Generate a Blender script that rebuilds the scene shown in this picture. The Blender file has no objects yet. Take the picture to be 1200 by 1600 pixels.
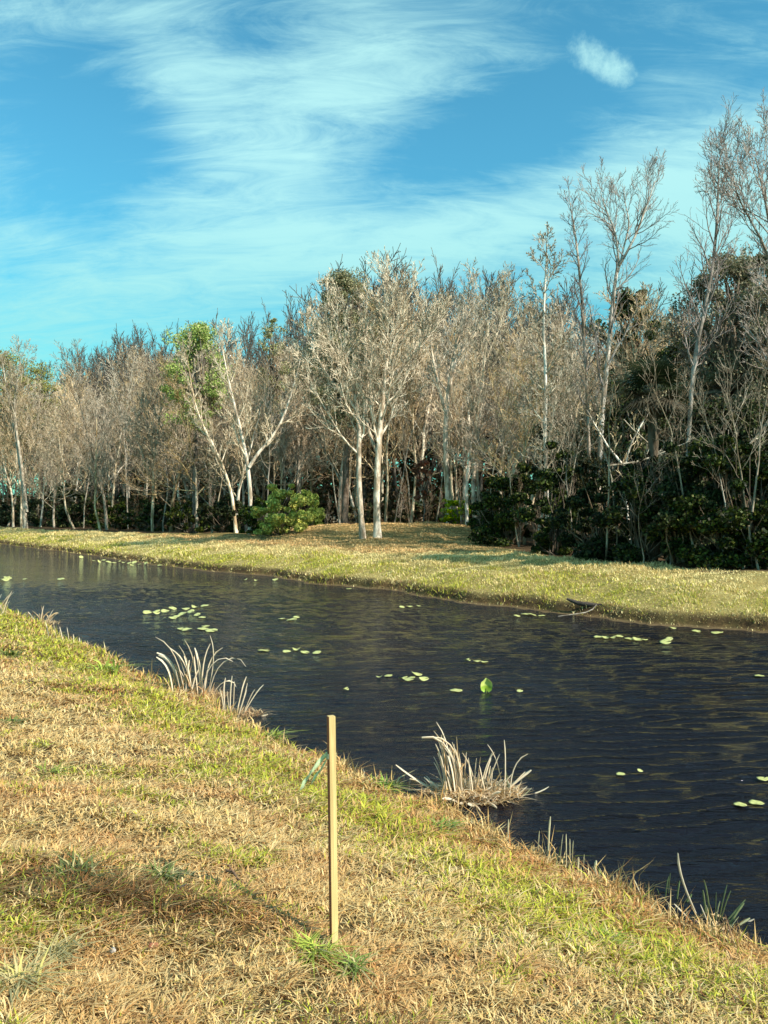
import bpy, math, random
import numpy as np
from mathutils import Vector
R = math.radians
SC = bpy.context.scene
COL = SC.collection
random.seed(7)
F = 1300.0; EYE = 2.6                       # photo focal length in photo pixels, eye height over the water

# ------------------------------------------------------------------ camera
cam = bpy.data.cameras.new("camera"); camo = bpy.data.objects.new("camera", cam); COL.objects.link(camo)
camo.location = (0, 0, EYE); camo.rotation_euler = (R(90), 0, 0)
cam.sensor_fit = 'VERTICAL'; cam.sensor_height = 24; cam.lens = 24*F/1600
cam.clip_start = 0.05; cam.clip_end = 3000
SC.camera = camo

# ------------------------------------------------------------------ light
SUN_EL, SUN_DIR = 38.0, (0.81, -0.586)       # horizontal direction towards the sun: right and behind the camera
sl = bpy.data.lights.new("sun", 'SUN'); sl.energy = 5.0; sl.angle = R(0.5); sl.color = (1.0, 0.91, 0.76)
so = bpy.data.objects.new("sun", sl); COL.objects.link(so)
sv = Vector((SUN_DIR[0]*math.cos(R(SUN_EL)), SUN_DIR[1]*math.cos(R(SUN_EL)), math.sin(R(SUN_EL))))
so.rotation_euler = sv.to_track_quat('Z', 'Y').to_euler()

# ------------------------------------------------------------------ node helpers
def newmat(name):
    m = bpy.data.materials.new(name); m.use_nodes = True
    nt = m.node_tree; b = nt.nodes['Principled BSDF']
    return m, nt, b
def nd(nt, typ, **kw):
    n = nt.nodes.new(typ)
    for k, v in kw.items():
        if k in n.inputs.keys() if hasattr(n.inputs, 'keys') else False: n.inputs[k].default_value = v
        else: setattr(n, k, v)
    return n
def mth(nt, op, a, b=None, c=None, clamp=False):
    n = nt.nodes.new('ShaderNodeMath'); n.operation = op; n.use_clamp = clamp
    for i, v in enumerate((a, b, c)):
        if v is None: continue
        if isinstance(v, (int, float)): n.inputs[i].default_value = v
        else: nt.links.new(v, n.inputs[i])
    return n.outputs[0]
def mixc(nt, f, a, b, mode='MIX'):
    n = nt.nodes.new('ShaderNodeMix'); n.data_type = 'RGBA'; n.blend_type = mode
    for s, v in ((n.inputs[0], f), (n.inputs[6], a), (n.inputs[7], b)):
        if isinstance(v, (int, float)): s.default_value = v
        elif isinstance(v, tuple): s.default_value = (*v, 1)
        else: nt.links.new(v, s)
    return n.outputs[2]
def noise(nt, vec, scale, detail=4, rough=.55, dist=0.0):
    n = nt.nodes.new('ShaderNodeTexNoise'); n.inputs['Scale'].default_value = scale
    n.inputs['Detail'].default_value = detail; n.inputs['Roughness'].default_value = rough; n.inputs['Distortion'].default_value = dist
    if vec is not None: nt.links.new(vec, n.inputs['Vector'])
    return n.outputs['Fac']
def ramp(nt, f, lo, hi):
    n = nt.nodes.new('ShaderNodeMapRange'); n.interpolation_type = 'SMOOTHSTEP'
    nt.links.new(f, n.inputs[0]); n.inputs[1].default_value = lo; n.inputs[2].default_value = hi
    return n.outputs[0]
def scaled(nt, vec, s, rot=(0, 0, 0), loc=(0, 0, 0)):
    n = nt.nodes.new('ShaderNodeMapping'); n.inputs['Scale'].default_value = s; n.inputs['Rotation'].default_value = rot
    n.inputs['Location'].default_value = loc; nt.links.new(vec, n.inputs['Vector']); return n.outputs[0]

# ------------------------------------------------------------------ sky
W = bpy.data.worlds.new("World"); SC.world = W; W.use_nodes = True
wt = W.node_tree; bg = wt.nodes['Background']; bg.inputs['Strength'].default_value = 0.12
sky = wt.nodes.new('ShaderNodeTexSky'); sky.sky_type = 'NISHITA'; sky.sun_disc = False
sky.sun_elevation = R(SUN_EL); sky.sun_rotation = math.atan2(SUN_DIR[0], SUN_DIR[1])
sky.air_density = 1.0; sky.dust_density = 0.3; sky.ozone_density = 2.0
tc = wt.nodes.new('ShaderNodeTexCoord'); gen = tc.outputs['Generated']
sep = wt.nodes.new('ShaderNodeSeparateXYZ'); wt.links.new(gen, sep.inputs[0])
zz = mth(wt, 'ADD', mth(wt, 'MAXIMUM', sep.outputs[2], 0.0), 0.34)
cmb = wt.nodes.new('ShaderNodeCombineXYZ')
wt.links.new(mth(wt, 'DIVIDE', sep.outputs[0], zz), cmb.inputs[0]); wt.links.new(mth(wt, 'DIVIDE', sep.outputs[1], zz), cmb.inputs[1])
pl = cmb.outputs[0]
def sdir(px, py):
    return Vector(((px-600)/F, 1, (800-py)/F)).normalized()
def blob(px, py, r0, r1, sx=1.0, sy=1.0, ang=0.0):      # soft spot round a compass direction of the sky
    d = sdir(px, py)
    m = wt.nodes.new('ShaderNodeVectorMath'); m.operation = 'SUBTRACT'; wt.links.new(gen, m.inputs[0]); m.inputs[1].default_value = d
    v = scaled(wt, m.outputs[0], (1, 1, 1), rot=(0, ang, 0))
    v = scaled(wt, v, (1/sx, 1, 1/sy))
    l = wt.nodes.new('ShaderNodeVectorMath'); l.operation = 'LENGTH'; wt.links.new(v, l.inputs[0])
    return mth(wt, 'SUBTRACT', 1.0, ramp(wt, l.outputs['Value'], r0, r1))
wisp = noise(wt, scaled(wt, pl, (1.1, 3.4, 1), rot=(0, 0, R(32))), 1.5, 9, .64, .8)
fine = noise(wt, scaled(wt, pl, (2.2, 7.5, 1), rot=(0, 0, R(52))), 2.2, 9, .70, 1.0)
big = noise(wt, pl, 1.4, 3, .5, .3)
cv = mth(wt, 'ADD', mth(wt, 'MULTIPLY', wisp, .60), mth(wt, 'MULTIPLY', fine, .72))
cv = mth(wt, 'ADD', cv, mth(wt, 'MULTIPLY', mth(wt, 'SUBTRACT', big, .5), .35))
for (px, py, r0, r1, sx, sy, an, k) in [
        (120, 195, .02, .13, 1.1, .85, 0, -.34), (760, 215, .0, .15, 1.7, .6, .35, -.30), (1000, 110, .0, .30, 1.3, .7, .2, -.26),
        (350, 50, .0, .12, 1.6, .6, 0, -.16), (50, 325, .0, .10, 1.5, .6, -.1, -.17), (110, 470, 0, .22, 1.6, .6, 0, .03), (400, 300, 0, .2, 1.6, .9, .3, .08), (30, 240, 0, .1, .6, 1.2, 0, .1), (250, 90, 0, .12, 1, .8, .6, .1),
        (330, 160, .0, .16, .6, 1.5, .5, .07), (520, 170, .0, .17, .6, 1.3, -.5, .08), (760, 90, .0, .13, 1.5, .5, .2, .14),
        (640, 370, .0, .17, 2.2, .5, .1, .17), (1090, 290, .0, .15, 1.2, 1.5, .3, .34), (900, 330, .0, .2, 1.8, .45, .12, .14), (880, 150, .0, .12, 1.6, .4, -.1, .08), (40, 80, 0, .10, 1, 1, 0, .08), (130, 400, 0, .12, 2, .5, 0, .08)]:
    cv = mth(wt, 'ADD', cv, mth(wt, 'MULTIPLY', blob(px, py, r0, r1, sx, sy, an), k))
cov = mth(wt, 'MULTIPLY', ramp(wt, cv, .40, .98), .80)
pn = noise(wt, gen, 22, 6, .65)
puff = blob(942, 98, .0, .062, 1.15, .45, -.42)
puff = mth(wt, 'MULTIPLY', ramp(wt, mth(wt, 'ADD', puff, mth(wt, 'MULTIPLY', mth(wt, 'SUBTRACT', pn, .5), 1.8)), .35, 1.15), .8)
cov = mth(wt, 'MAXIMUM', cov, puff)
tint = mixc(wt, 1.0, sky.outputs[0], (.42, 1.12, 1.05), 'MULTIPLY')
low = mth(wt, 'SUBTRACT', 1.0, ramp(wt, sep.outputs[2], .08, .42))
tint = mixc(wt, low, tint, mixc(wt, 1.0, sky.outputs[0], (.24, .90, .72), 'MULTIPLY'))
cc = mixc(wt, low, (3.3, 5.7, 5.5), (2.0, 4.5, 4.2))
skyc = mixc(wt, cov, tint, cc)
wt.links.new(skyc, bg.inputs['Color'])

# ------------------------------------------------------------------ view
SC.view_settings.view_transform = 'Standard'; SC.view_settings.look = 'None'
SC.view_settings.exposure = 0.62; SC.view_settings.gamma = 1.0
SC.render.engine = 'CYCLES'
SC.cycles.max_bounces = 6; SC.cycles.transparent_max_bounces = 6; SC.cycles.use_adaptive_sampling = True
SC.cycles.adaptive_threshold = 0.02

# ------------------------------------------------------------------ object helpers
def tag(o, label=None, cat=None, group=None, kind=None):
    if label: o['label'] = label
    if cat: o['category'] = cat
    if group: o['group'] = group
    if kind: o['kind'] = kind
    return o
def mesh_np(name, V, faces, mat, cols=None, smooth=False):
    """faces: list of (F,k) int arrays"""
    me = bpy.data.meshes.new(name)
    V = np.ascontiguousarray(V, dtype=np.float32)
    me.vertices.add(len(V)); me.vertices.foreach_set('co', V.ravel())
    faces = [f for f in faces if len(f)]
    nl = sum(f.size for f in faces); nf = sum(len(f) for f in faces)
    me.loops.add(nl); me.loops.foreach_set('vertex_index', np.concatenate([f.ravel() for f in faces]).astype(np.int32))
    me.polygons.add(nf)
    tot = np.concatenate([np.full(len(f), f.shape[1]) for f in faces]).astype(np.int32)
    st = np.concatenate([[0], np.cumsum(tot)[:-1]]).astype(np.int32)
    me.polygons.foreach_set('loop_start', st); me.polygons.foreach_set('loop_total', tot)
    if smooth: me.polygons.foreach_set('use_smooth', np.ones(nf, dtype=bool))
    me.update(calc_edges=True)
    if cols is not None:
        a = me.color_attributes.new('col', 'FLOAT_COLOR', 'POINT')
        c = np.ones((len(V), 4), dtype=np.float32); c[:, :3] = cols
        a.data.foreach_set('color', c.ravel())
    if mat: me.materials.append(mat)
    return me
def link(name, me, parent=None):
    o = bpy.data.objects.new(name, me); COL.objects.link(o)
    if parent: o.parent = parent
    return o
def empty(name, loc, rz=0):
    o = bpy.data.objects.new(name, None); COL.objects.link(o); o.location = loc; o.rotation_euler.z = rz; o.empty_display_size = .2
    return o
def copy_tree(src, loc, rz=0.0, sc=(1, 1, 1)):
    kids = list(src.children)
    r = src.copy(); COL.objects.link(r); r.location = loc; r.rotation_euler = (0, 0, rz); r.scale = sc
    for ch in kids:
        c = ch.copy(); COL.objects.link(c); c.parent = r
    return r
def P(px, py, Y):
    return np.array([(px-600)/F*Y, Y, EYE-(py-800)/F*Y])

def vnoise(x, y, seed, sc):
    """smooth value noise"""
    r = np.random.default_rng(seed).random((256, 256)); x = x*sc; y = y*sc
    xi = np.floor(x).astype(int); yi = np.floor(y).astype(int); fx = x-xi; fy = y-yi
    fx = fx*fx*(3-2*fx); fy = fy*fy*(3-2*fy)
    g = lambda a, b: r[a % 256, b % 256]
    return (g(xi, yi)*(1-fx)+g(xi+1, yi)*fx)*(1-fy)+(g(xi, yi+1)*(1-fx)+g(xi+1, yi+1)*fx)*fy


# ------------------------------------------------------------------ terrain
SF_S = np.array([-60, 2.8, 10, 11.8, 14.4, 17.5, 22.7, 25.9, 31.3, 35.7, 56.7, 73.2, 130, 400])
SF_N = np.array([18.0, 17.5, 17.1, 16.3, 15.9, 15.6, 15.9, 15.3, 15.4, 14.4, 14.0, 13.2, 12.5, 12.5])
def wob(s, n):
    return (np.sin(s*1.7+n*.6)*.5+np.sin(s*.73-n*1.9+1.3)*.5+np.sin(s*3.9+2.1+n*2.7)*.3+np.sin(n*5.1-s*2.3)*.25)
def near_sh(s): return np.interp(s, [0, 2.6, 3.4, 4.6, 6, 30], [4.72, 4.72, 4.62, 4.54, 4.47, 4.42])+.07*np.sin(s*1.3+.4)+.05*np.sin(s*3.7)+.03*np.sin(s*9.1)
def far_sh(s): return np.interp(s, SF_S, SF_N)+.14*np.sin(s*.9)+.09*np.sin(s*2.3+1)+.05*np.sin(s*6.1)
def SN(X, Y): return -.5736*X+.8192*Y, .8192*X+.5736*Y
def XY(s, n): return -.5736*s+.8192*n, .8192*s+.5736*n
def gz_sn(s, n):
    a = near_sh(s); f = far_sh(s); e = n-f; d = n-a
    zn = np.interp(d, [-300, -40, -4.45, -.25, 0, .4, 1.6], [1.6, 1.35, 1.07, .07, -.03, -.35, -.8])
    zf = np.interp(e, [-2.5, -.3, 0, .14, .22, .4, 1.6, 4.2, 7, 60, 400], [-.8, -.10, .015, .04, .15, .27, .56, .95, 1.03, 1.1, 1.3])
    u = np.clip((e-4.5)/9, 0, 1)
    zf = zf+.85*u*u*(3-2*u)*np.exp(-((s-41)/10)**2)
    z = np.where(n < (a+f)/2, zn, zf)
    amp = np.where(n < (a+f)/2, np.clip(-d*.6, 0, 1)*.03, np.clip(e*.5, 0, 1)*.06)
    return z+wob(s, n)*amp
def gz(X, Y):
    s, n = SN(np.asarray(X, float), np.asarray(Y, float)); return gz_sn(s, n)

ss = np.concatenate([np.linspace(-600, -12, 25), np.arange(-11, 30, .12), np.arange(30, 120, .45), np.linspace(121, 900, 40)])
ns = np.concatenate([np.linspace(-400, -4, 30), np.arange(-3.6, 4.9, .1), np.linspace(5.2, 12, 14), np.arange(12.2, 19, .055), np.arange(19.05, 24, .15), np.arange(24.5, 60, .7), np.linspace(62, 700, 40)])
S, N = np.meshgrid(ss, ns, indexing='ij')
Z = gz_sn(S, N); X, Y = XY(S, N)
idx = np.arange(S.size).reshape(S.shape)
fq = np.stack([idx[:-1, :-1], idx[:-1, 1:], idx[1:, 1:], idx[1:, :-1]], -1).reshape(-1, 4)[:, ::-1]
m, nt, b = newmat("thatch_soil")
geo = nt.nodes.new('ShaderNodeNewGeometry'); pos = geo.outputs['Position']
n1 = noise(nt, pos, 1.1, 5, .6); n2 = noise(nt, pos, 9, 6, .65); n3 = noise(nt, pos, 60, 4, .7)
c = mixc(nt, ramp(nt, n2, .35, .7), (.07, .042, .02), (.27, .17, .075))
c = mixc(nt, mth(nt, 'MULTIPLY', ramp(nt, n1, .45, .65), .5), c, (.12, .13, .04))
c = mixc(nt, ramp(nt, n3, .4, .62), mixc(nt, 1.0, c, (.5, .46, .4), 'MULTIPLY'), c)
sp = nt.nodes.new('ShaderNodeSeparateXYZ'); nt.links.new(pos, sp.inputs[0])
wet = mth(nt, 'SUBTRACT', 1.0, ramp(nt, sp.outputs[2], -.02, .08))
c = mixc(nt, wet, c, (.17, .115, .06))
nt.links.new(c, b.inputs['Base Color']); b.inputs['Roughness'].default_value = .95; b.inputs['Specular IOR Level'].default_value = .15
bu = nt.nodes.new('ShaderNodeBump'); bu.inputs['Strength'].default_value = .9; bu.inputs['Distance'].default_value = .03
nt.links.new(mth(nt, 'ADD', n2, n3), bu.inputs['Height']); nt.links.new(bu.outputs[0], b.inputs['Normal'])
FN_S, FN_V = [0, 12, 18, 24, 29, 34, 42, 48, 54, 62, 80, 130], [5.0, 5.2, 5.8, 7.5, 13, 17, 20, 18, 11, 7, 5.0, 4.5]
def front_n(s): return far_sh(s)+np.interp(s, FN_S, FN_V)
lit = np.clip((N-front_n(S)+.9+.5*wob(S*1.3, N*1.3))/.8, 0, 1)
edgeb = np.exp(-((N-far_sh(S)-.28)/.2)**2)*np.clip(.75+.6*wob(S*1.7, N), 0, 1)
farb = (N > 9)*np.clip((N-far_sh(S)-.25)/.3, 0, 1)*.75*(1-.55*((S > 25) & (S < 55) & (N-far_sh(S) > 4.2+.5*wob(S, N))))
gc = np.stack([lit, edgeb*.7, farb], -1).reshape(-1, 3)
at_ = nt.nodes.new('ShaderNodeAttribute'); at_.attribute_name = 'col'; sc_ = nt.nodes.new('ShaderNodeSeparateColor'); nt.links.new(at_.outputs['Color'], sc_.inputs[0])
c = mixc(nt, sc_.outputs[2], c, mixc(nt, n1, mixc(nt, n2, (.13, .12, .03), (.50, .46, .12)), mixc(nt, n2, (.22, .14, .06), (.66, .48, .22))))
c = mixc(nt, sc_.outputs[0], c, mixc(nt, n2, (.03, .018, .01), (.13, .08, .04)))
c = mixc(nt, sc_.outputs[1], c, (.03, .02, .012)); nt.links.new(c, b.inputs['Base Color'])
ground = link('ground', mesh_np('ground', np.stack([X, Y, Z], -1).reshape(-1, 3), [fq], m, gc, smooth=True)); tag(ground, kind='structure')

# ------------------------------------------------------------------ water: real low ripples near, shading ripples on top
wn = np.concatenate([np.arange(4.0, 13, .038), np.arange(13, 19, .08)]); wsA = np.concatenate([np.arange(-4, 12, .04), np.arange(12, 34, .14), np.arange(34, 110, .5), np.linspace(112, 700, 30)])
wsA = np.concatenate([np.linspace(-300, -4.5, 20), wsA])
S, N = np.meshgrid(wsA, wn, indexing='ij'); X, Y = XY(S, N)
rg = np.random.default_rng(5); Zw = np.zeros_like(X)
for i in range(22):
    lam = rg.uniform(.17, .34) if i < 16 else rg.uniform(.4, .9); a = rg.normal(math.pi/2+.16, .20); k = 2*math.pi/lam
    Zw += (.056 if i < 16 else .016)/k*(.35+.65*vnoise(X+i*7, Y, 60+i, .5))*np.sin(k*(np.cos(a)*X+np.sin(a)*Y)+rg.uniform(0, 6.28)+1.1*np.sin(X*.9+i)+.8*np.sin(Y*.7+2*i)+.5*np.sin(X*2.3-Y*1.1+i))
Zw *= (S > -4)*np.clip((34-S)/14, .0, 1)
idx = np.arange(S.size).reshape(S.shape)
fq = np.stack([idx[:-1, :-1], idx[:-1, 1:], idx[1:, 1:], idx[1:, :-1]], -1).reshape(-1, 4)[:, ::-1]
m, nt, b = newmat("canal_water")
geo = nt.nodes.new('ShaderNodeNewGeometry'); pos = geo.outputs['Position']
b.inputs['Base Color'].default_value = (.006, .0055, .009, 1); b.inputs['Roughness'].default_value = .06; b.inputs['IOR'].default_value = 1.28; b.inputs['Specular Tint'].default_value = (.74, .70, .92, 1)
v1 = scaled(nt, pos, (.34, 1.25, 1), rot=(0, 0, R(-9)))
w1 = noise(nt, v1, 9, 3, .55, .6); w2 = noise(nt, v1, 26, 3, .6, .3); w3 = noise(nt, v1, 3.2, 2, .5, .5)
gust = ramp(nt, noise(nt, scaled(nt, pos, (.5, 1, 1), rot=(0, 0, R(-20))), .35, 3, .5, .5), .35, .65)
h = mth(nt, 'ADD', mth(nt, 'MULTIPLY', w1, .6), mth(nt, 'MULTIPLY', w2, .22)); h = mth(nt, 'ADD', h, mth(nt, 'MULTIPLY', w3, .6))
bu = nt.nodes.new('ShaderNodeBump'); bu.inputs['Strength'].default_value = 1.0; bu.inputs['Distance'].default_value = .075
nt.links.new(mth(nt, 'MULTIPLY', h, mth(nt, 'ADD', .55, mth(nt, 'MULTIPLY', gust, .6))), bu.inputs['Height']); nt.links.new(bu.outputs[0], b.inputs['Normal'])
water = link('water', mesh_np('water', np.stack([X, Y, Zw], -1).reshape(-1, 3), [fq], m, smooth=True)); tag(water, kind='structure')

# ------------------------------------------------------------------ attribute-coloured plant material
def plant_mat(name, rough=.6, trans=.25, spec=.25, obj_var=0.0):
    m, nt, b = newmat(name)
    a = nt.nodes.new('ShaderNodeAttribute'); a.attribute_name = 'col'
    c = a.outputs['Color']
    if obj_var:
        oi = nt.nodes.new('ShaderNodeObjectInfo')
        hs = nt.nodes.new('ShaderNodeHueSaturation'); nt.links.new(c, hs.inputs['Color'])
        nt.links.new(mth(nt, 'ADD', 1-obj_var*.5, mth(nt, 'MULTIPLY', oi.outputs['Random'], obj_var)), hs.inputs['Value'])
        nt.links.new(mth(nt, 'ADD', .75, mth(nt, 'MULTIPLY', mth(nt, 'FRACT', mth(nt, 'MULTIPLY', oi.outputs['Random'], 7.31)), .5)), hs.inputs['Saturation'])
        c = hs.outputs[0]
    nt.links.new(c, b.inputs['Base Color']); b.inputs['Roughness'].default_value = rough; b.inputs['Specular IOR Level'].default_value = spec
    if trans:
        t = nt.nodes.new('ShaderNodeBsdfTranslucent'); nt.links.new(c, t.inputs[0])
        mx = nt.nodes.new('ShaderNodeMixShader'); mx.inputs[0].default_value = trans
        nt.links.new(b.outputs[0], mx.inputs[1]); nt.links.new(t.outputs[0], mx.inputs[2])
        nt.links.new(mx.outputs[0], nt.nodes['Material Output'].inputs['Surface'])
    return m
M_GRASS = plant_mat('grass_blades', .55, .22, .3)
M_LEAF = plant_mat('leaves', .55, .18, .22, .35)
M_REED = plant_mat('dry_reed', .7, .28, .15)
M_PAD = plant_mat('lily_pad', .35, .2, .5)

def blades(base, h, w, az, lean, curl, cols):
    """base (N,3); five-vertex blades; az = lean direction; lean, curl = how far mid and tip go sideways per height"""
    n = len(base); ca, sa = np.cos(az), np.sin(az)
    side = np.stack([-sa, ca, np.zeros(n)], -1)*(w*.5)[:, None]; out = np.stack([ca, sa, np.zeros(n)], -1)
    up = np.array([0, 0, 1.0])
    mid = base+out*(h*lean*.5)[:, None]+up*(h*.55/np.sqrt(1+lean**2*.5))[:, None]
    tip = base+out*(h*(lean+curl))[:, None]+up*(h/np.sqrt(1+(lean+curl)**2*1.2))[:, None]
    V = np.stack([base-side, base+side, mid+side*.8, mid-side*.8, tip], 1).reshape(-1, 3)
    i = np.arange(n)[:, None]*5
    C = np.repeat(cols, 5, 0)
    return V, [i+np.array([[0, 1, 2, 3]]), i+np.array([[3, 2, 4]])], C

# ------------------------------------------------------------------ near bank grass
rg = np.random.default_rng(11)
def lerp(a, b, t): return a+(np.asarray(b)-a)*t[:, None]
STRAW = np.array([.70, .46, .17]); RUST = np.array([.50, .21, .07]); PALE = np.array([.84, .70, .38]); GREEN = np.array([.21, .26, .035]); LIME = np.array([.58, .56, .06]); DARK = np.array([.10, .09, .035])
def near_grass():
    NC = 5200000
    s = rg.uniform(.2, 30, NC); n = rg.uniform(-1.2, 4.95, NC); X, Y = XY(s, n)
    ok = (Y > 2.2) & (np.abs(X) < Y*.5+.7)
    s, n, X, Y = s[ok], n[ok], X[ok], Y[ok]
    D = np.maximum(Y, 3.0)
    keep = rg.random(len(s)) < (3.0/D)**1.75
    s, n, X, Y, D = s[keep], n[keep], X[keep], Y[keep], D[keep]
    a = near_sh(s)
    ok = n < a+.06; s, n, X, Y, D, a = s[ok], n[ok], X[ok], Y[ok], D[ok], a[ok]
    d = a-n                                       # distance up from the waterline
    k = len(s)
    px = 600+F*X/Y; py = 800+F*(EYE-gz_sn(s, n))/Y
    p1 = vnoise(X, Y, 1, .9); p2 = vnoise(X, Y, 2, 2.6); p3 = vnoise(X, Y, 3, 7.0); p4 = vnoise(X, Y, 4, 18.)
    tuft = np.clip((p3*.6+p4*.6-.45)*2.2, 0, 1)
    bare = (p3*.5+p2*.5) 
    # clumpy: thin out the hollows
    ok = rg.random(k) < np.clip(.20+tuft*1.15, 0, 1)
    s, n, X, Y, D, a, d, p1, p2, p3, p4, tuft = [q[ok] for q in (s, n, X, Y, D, a, d, p1, p2, p3, p4, tuft)]
    k = len(s)
    C = lerp(STRAW, PALE, rg.random(k)**1.5*.9)
    C = lerp(C, RUST, np.clip((p2*.7+p1*.5-.44)*1.6, 0, .85)*rg.random(k)**.6)
    g = np.clip((vnoise(X, Y, 5, 1.3)*.7+vnoise(X, Y, 6, 4)*.6-.72)*2.5, 0, .75)
    band = np.exp(-((d-.95)/.55)**2)*np.clip(1.35-np.abs(s-7.5)*.06, .35, 1)*(.45+.55*vnoise(X, Y, 8, 2.2))
    left = np.clip((s-11)/6, 0, 1)*.55
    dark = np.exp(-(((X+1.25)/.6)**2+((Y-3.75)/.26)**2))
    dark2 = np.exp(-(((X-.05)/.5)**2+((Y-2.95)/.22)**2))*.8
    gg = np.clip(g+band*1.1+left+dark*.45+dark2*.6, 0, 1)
    isg = rg.random(k) < gg*.78
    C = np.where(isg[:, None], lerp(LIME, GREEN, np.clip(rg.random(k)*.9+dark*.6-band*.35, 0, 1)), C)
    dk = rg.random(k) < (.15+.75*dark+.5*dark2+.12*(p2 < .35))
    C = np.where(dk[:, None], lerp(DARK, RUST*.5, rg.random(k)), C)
    rb_ = (rg.random(k) < .55*np.exp(-((d-.35)/.3)**2)*np.clip(np.clip((9-s)/3, .25, 1)+np.exp(-((s-12.5)/2.2)**2), 0, 1)); C[rb_] = lerp(RUST*.8, STRAW, rg.random(rb_.sum())**1.5)
    pk = (rg.random(k) < .7*np.exp(-(((X-1.05)/.35)**2+((Y-2.82)/.12)**2))); C[pk] = (.74, .60, .48)
    C *= (rg.uniform(.75, 1.2, k))[:, None]
    edge = np.clip((.34-d)/.3, 0, 1)
    h = rg.uniform(.014, .044, k)*(1+.5*tuft)*(1+edge*(1.1+2.6*(rg.random(k) < .16)*np.clip(np.clip((9-s)/3, 0, 1)+np.exp(-((s-12.5)/2.2)**2), 0, 1))*rg.random(k)+.55*band+.5*dark)*(D/3)**.42
    w = rg.uniform(.003, .0078, k)*(D/3)**.85
    lean = rg.uniform(.25, 2.2, k)*(1-.55*edge)*(1-.3*isg)
    curl = rg.uniform(-.2, .9, k)*(1-.5*edge)
    az = rg.uniform(0, 2*math.pi, k)
    base = np.stack([X, Y, gz_sn(s, n)-.004+tuft*.022*rg.random(k)], -1)
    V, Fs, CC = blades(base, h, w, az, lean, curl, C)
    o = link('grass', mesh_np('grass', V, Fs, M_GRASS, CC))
    tag(o, 'short dry tan and green grass covering the near bank', 'grass', kind='stuff')
    print('near blades', k)
near_grass()

def far_grass():
    NC = 1500000
    s = rg.uniform(4, 118, NC); e = rg.uniform(.0, 20, NC)**1.0; f = far_sh(s); n = f+e; X, Y = XY(s, n)
    ok = (Y > 12) & (np.abs(X) < Y*.5+2) & ((e < 7.0) | ((X > -9) & (X < 9)))
    s, n, e, X, Y = [q[ok] for q in (s, n, e, X, Y)]
    keep = (rg.random(len(s)) < (17/np.maximum(Y, 17))**1.25*np.where(e > 6, .8, .95)*np.where(e < .2, .4, 1)) & (n < front_n(s)-.7+.6*vnoise(s, n, 40, .8))
    s, n, e, X, Y = [q[keep] for q in (s, n, e, X, Y)]
    k = len(s)
    p1 = vnoise(X, Y, 21, .35); p2 = vnoise(X, Y, 22, 1.1); p3 = vnoise(X, Y, 23, 3.)
    t = np.clip((p3*.7+p2*.5-.4)*2, 0, 1)
    C = lerp(np.array([.88, .74, .36]), np.array([.70, .50, .22]), rg.random(k)*np.clip(p2*1.4-.2, 0, 1))
    g = np.clip(1.15-np.abs(e-1.1)*.55+(p1-.5)*1.2+(p2-.5)*1.1, 0, 1)
    g = np.where(e > 3.2, g*.25, g)*(.45+1.1*vnoise(X, Y, 29, .55))
    isg = rg.random(k) < g*.72
    C = np.where(isg[:, None], lerp(np.array([.66, .60, .08]), np.array([.22, .27, .04]), rg.random(k)**1.3), C)
    rust = (e < .55) & (rg.random(k) < .42); C[rust] = lerp(np.array([.2, .13, .06]), np.array([.5, .34, .15]), rg.random(rust.sum()))
    C *= rg.uniform(.8, 1.2, k)[:, None]
    dirt = (e > 6.2) | ((s > 26) & (s < 54) & (e > 3.6+1.2*p2) & (rg.random(k) < .9)); C[dirt] = lerp(np.array([.62, .36, .15]), np.array([.88, .62, .29]), rg.random(dirt.sum()))
    h = rg.uniform(.045, .13, k)*(.5+1.2*t)*(Y/22)**.25*np.where(e > 6.2, .55, 1)
    w = rg.uniform(.008, .020, k)*(Y/20)**.8
    base = np.stack([X, Y, gz_sn(s, n)-.01], -1)
    V, Fs, CC = blades(base, h, w, rg.uniform(0, 6.28, k), rg.uniform(.1, 1.3, k), rg.uniform(0, .8, k), C)
    o = link('grass', mesh_np('far_grass', V, Fs, M_GRASS, CC))
    tag(o, 'yellow green rough grass covering the far canal bank', 'grass', kind='stuff')
    print('far blades', k)
far_grass()

# ------------------------------------------------------------------ tubes and branching trees
class Tubes:
    def __init__(s): s.g = {}
    def add(s, pts, rad, sides, col):
        s.g.setdefault((len(pts), sides), []).append((pts, rad, col))
    def mesh(s, name, mat):
        Vs, Fs, Cs = [], [], []; off = 0
        for (k, sd), L in s.g.items():
            Pn = np.array([q[0] for q in L], float); Rr = np.array([q[1] for q in L], float); Cc = np.array([q[2] for q in L], float)
            T = np.gradient(Pn, axis=1); T /= np.linalg.norm(T, axis=2, keepdims=True)+1e-9
            mean = T.mean(1); ref = np.where(np.abs(mean[:, 2:3]) > .8, np.array([[1., 0, 0]]), np.array([[0, 0, 1.]]))[:, None, :]
            u = np.cross(T, ref); u /= np.linalg.norm(u, axis=2, keepdims=True)+1e-9; v = np.cross(T, u)
            a = np.arange(sd)*2*math.pi/sd
            ring = Pn[:, :, None, :]+Rr[:, :, None, None]*(np.cos(a)[None, None, :, None]*u[:, :, None, :]+np.sin(a)[None, None, :, None]*v[:, :, None, :])
            Nn = len(L); Vs.append(ring.reshape(-1, 3)); Cs.append(np.repeat(Cc, k*sd, 0))
            ii = np.arange(Nn*k*sd).reshape(Nn, k, sd)+off
            A = ii[:, :-1]; B = ii[:, 1:]
            Fs.append(np.stack([A, np.roll(A, -1, 2), np.roll(B, -1, 2), B], -1).reshape(-1, 4)); off += Nn*k*sd
        return mesh_np(name, np.concatenate(Vs), Fs, mat, np.concatenate(Cs), smooth=True)

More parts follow.
